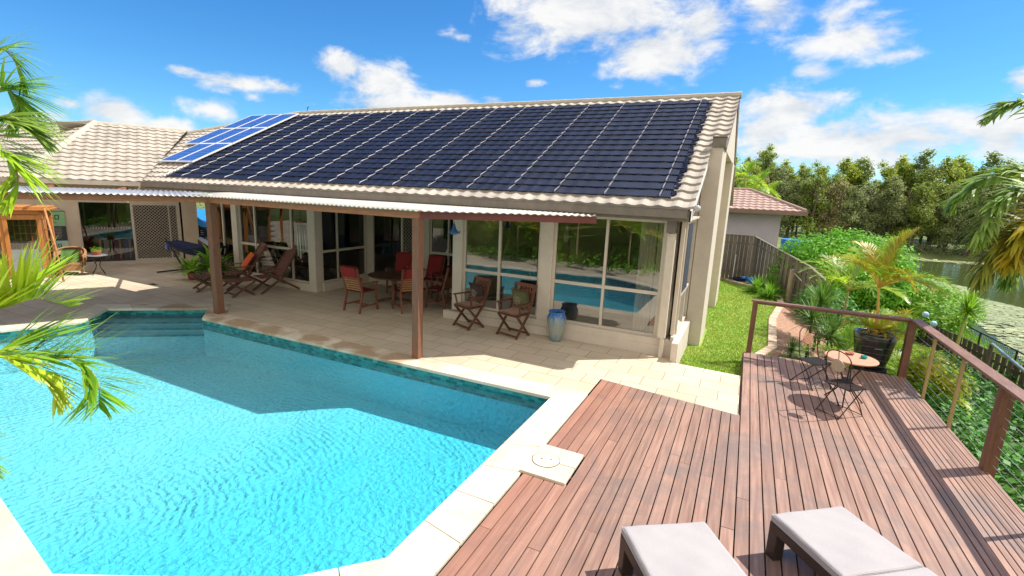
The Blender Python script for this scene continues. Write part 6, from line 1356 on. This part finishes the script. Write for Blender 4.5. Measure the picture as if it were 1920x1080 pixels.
cu=thing('cushion','olive and navy cushion propped on the cane armchair','cushion',(-18.72,7.40,.36),RZW); mb=MB(); mb.pillow((.0,.02,.22),(.42,.42,.14),Quaternion((1,0,0),R(65))); mb.build('olive_side','ylw' if False else 'stripe_g',cu,smooth=True); mb=MB(); mb.pillow((-.08,.02,.12),(.36,.30,.13),Quaternion((1,0,0),R(60))); mb.build('navy_side','navy',cu,smooth=True)
# little side table
t=thing('side_table','small round iron side table with curved legs by the cane chair','side table',(-18.15,7.85,0)); mb=MB(); mb.lathe([(.25,.59),(.27,.60),(.27,.615),(.25,.62)],(0,0,0),24); mb.build('tabletop','galv',t)
for k in range(4): a=k*PI/2+.4; c,s=math.cos(a),math.sin(a); mb=MB(); mb.tube(path_pts([(c*.2,s*.2,.6),(c*.10,s*.10,.40),(c*.06,s*.06,.26),(c*.22,s*.22,0)],10),.011,6); mb.build('leg','iron',t)
t=thing('succulent_pot','terracotta bowl of succulents on the side table','potted plant',(-18.15,7.85,.62)); mb=MB(); mb.lathe([(.10,0),(.13,.12),(.12,.13)],(0,0,0),16); mb.build('bowl','terra',t); r=random.Random(9); crown([((0,0,.17),(.12,.12,.06))],260,.04,r,shell=.2).build('leaves','fgreen',t)
# striped chairs behind the wing glass
for k,(m,lab) in enumerate((('stripe_g','green striped folded cushion behind the wing glass, leftmost'),('stripe_w','cream striped folded cushion behind the wing glass'),('stripe_r','dark red striped folded cushion behind the wing glass'),('blue_cloth','blue striped folded cushion behind the wing glass, rightmost'))):
    p=wq(.35+k*.28,-.75,.06); t=thing('striped_cushion',lab,'cushion',p,RZW,'striped cushions behind the wing glass'); mb=MB(); mb.pillow((0,0,.36),(.24,.72,.16),Quaternion((1,0,0),R(78))); mb.build('fabric',m,t,smooth=True); mb=MB(); mb.pillow((.06,-.02,.36),(.06,.70,.165),Quaternion((1,0,0),R(78))); mb.build('stripe','stripe_w' if m!='stripe_w' else 'stripe_g',t,smooth=True)
# wind chime and blue ornament
t=thing('wind_chime','large wind chime of pale tubes hanging from the verandah','wind chime',(-9.88,8.5,2.66)); mb=MB(); mb.tube([(0,0,0),(0,0,-.5)],.006,5); mb.build('cord','ink',t); mb=MB(); mb.lathe([(.12,-.53),(.125,-.51),(.12,-.49)],(0,0,0),18); mb.build('disc','jarrah_b',t)
for k in range(4): a=k*PI/2+.5; mb=MB(); mb.tube([(math.cos(a)*.09,math.sin(a)*.09,-.58),(math.cos(a)*.09,math.sin(a)*.09,-1.25-.05*k)],.018,8); mb.build('tube','tube',t,smooth=True)
mb=MB(); mb.tube([(0,0,-.5),(0,0,-1.45)],.003,4); mb.lathe([(.03,-1.5),(.03,-1.47)],(0,0,0),10); mb.build('clapper','jarrah_b',t)
t=thing('hanging_ornament','blue glazed hanging bird ornament right of the verandah post','ornament',(-5.5,8.6,2.60)); t.scale=(.75,.75,.8); mb=MB(); mb.tube([(0,0,0),(0,0,-.24)],.003,4); mb.build('cord','ink',t)
mb=MB(); mb.lathe([(.012,-.24),(.03,-.28),(.07,-.40),(.13,-.47),(.13,-.50),(.08,-.53),(.02,-.54)],(0,0,0),14); mb.build('body','fish',t,smooth=True)
mb=MB(); mb.add([(.12,0,-.46),(.20,.01,-.42),(.19,.01,-.52),(-.12,0,-.43),(-.19,.01,-.38),(-.17,.01,-.46)],[(0,1,2),(3,5,4)]); mb.build('wing','fish',t)
# ---- inside the rooms
t=thing('television','black flat screen on the back wall of the sunroom','television',(-2.75,13.85,1.35)); mb=MB(); mb.bb((-.75,0,-.42),(.75,.05,.42)); mb.build('screen','tv',t,bevel=.01); mb=MB(); mb.bb((-.5,.05,-.25),(.5,.12,.25)); mb.build('bracket','blackmetal',t)
t=thing('low_cabinet','dark low cabinet under the black screen','cabinet',(-2.9,13.6,.3)); mb=MB(); mb.bb((-.9,-.2,0),(.9,.2,.5)); mb.build('body','jarrah',t,bevel=.01); mb=MB(); mb.bb((-.85,-.215,.05),(-.02,-.2,.45)); mb.bb((.02,-.215,.05),(.85,-.2,.45)); mb.build('door','jarrah_b',t)
t=thing('wall_light','white wall light just inside the sunroom window','wall light',(-3.62,10.3,2.2)); mb=MB(); mb.lathe([(.03,-.16),(.06,-.12),(.075,0),(.05,.12)],(0,0,0),14); mb.build('shade','stripe_w',t,smooth=True); mb=MB(); mb.bb((-.02,-.02,.12),(.02,.02,.2)); mb.build('bracket','white',t)
t=thing('towel_ladder','leaning ladder hung with blue and cream towels inside the left windows','ladder',(-12.4,11.0,.15)); 
for x in(-.18,.18): mb=MB(); mb.tube([(x,-.1,0),(x*.9,.35,2.2)],.02,7); mb.build('rail','bamboo',t)
for k in range(6): mb=MB(); mb.tube([(-.18,-.1+.07*(k+1),.35*(k+1)),(.18,-.1+.07*(k+1),.35*(k+1))],.012,6); mb.build('rung','white',t)
for k,m in ((5,'stripe_w'),(4,'candle'),(3,'navy'),(2,'navy')): mb=MB(); mb.bb((-.16,-.13+.07*(k+1),.35*(k+1)-.30),(.16,-.11+.07*(k+1),.35*(k+1)+.01)); mb.build('towel',m,t)
for (x,y,s,lab) in ((-13.35,10.45,1.0,'cream-sailed model boat inside the left windows, larger one'),(-11.75,10.6,.85,'cream-sailed model boat inside the left windows, smaller one'),(-12.75,10.9,.6,'tiny cream-sailed model boat behind the lounge chairs')):
    t=thing('model_boat',lab,'model boat',(x,y,.62),R(10),'model boats inside the left windows'); mb=MB(); mb.add([(-.3*s,0,.1),(.3*s,0,.12),(.18*s,.07,.1),(-.2*s,.07,.1),(-.2*s,-.07,.1),(.18*s,-.07,.1),(-.15*s,0,0),(.12*s,0,0)],[(0,4,5,1,2,3),(0,6,4),(4,6,7,5),(5,7,1),(1,7,2),(2,7,6,3),(3,6,0)]); mb.build('hull','stripe_w',t)
    mb=MB(); mb.extr([(.02,0,.14),(.02,0,.62*s),(-.26*s,0,.16)],(0,.006,0)); mb.extr([(.05,0,.14),(.04,0,.55*s),(.24*s,0,.15)],(0,.006,0)); mb.build('sail','curtain',t)
    mb=MB(); mb.tube([(.03,0,.1),(.03,0,.66*s)],.007,5); mb.build('mast','bamboo',t)
t=thing('bench','pale bench carrying the model boats inside the left windows','bench',(-12.7,10.6,.15)); mb=MB(); mb.bb((-1.3,-.22,.40),(1.3,.3,.45)); mb.build('top','inner',t); 
for x in(-1.2,1.2): mb=MB(); mb.bb((x-.04,-.2,0),(x+.04,.26,.40)); mb.build('leg','inner',t)
for k,(x,y,a) in enumerate(((-10.2,13.2,20),(-9.6,13.6,160))):
    t=thing('indoor_chair','chrome framed chair inside the recess doors, %s one'%('left','right')[k],'chair',(x,y,.28),R(a),'chrome chairs inside the recess')
    mb=MB(); mb.pillow((0,0,.46),(.42,.42,.06)); mb.pillow((0,.2,.78),(.40,.36,.05),Quaternion((1,0,0),R(95))); mb.build('seat','grey_fabric',t)
    for s in(-.2,.2): mb=MB(); mb.tube([(s,-.18,0),(s,-.2,.45),(s,.2,.45),(s,.22,.95)],.012,6); mb.tube([(s,.2,0),(s,.2,.45)],.012,6); mb.build('leg','wire',t)
r=random.Random(3); t=thing('flowering_plant','potted plant with a pale green bloom inside the left windows','potted plant',(-13.5,10.9,.6)); mb=MB(); mb.lathe([(.1,0),(.14,.2)],(0,0,0),12); mb.build('pot','terra',t); crown([((0,0,.5),(.3,.2,.25))],260,.09,r,shell=.2).build('leaves','palm_g',t); crown([((.05,-.05,.78),(.12,.12,.12))],200,.05,r,shell=.5).build('bloom','stripe_w',t)
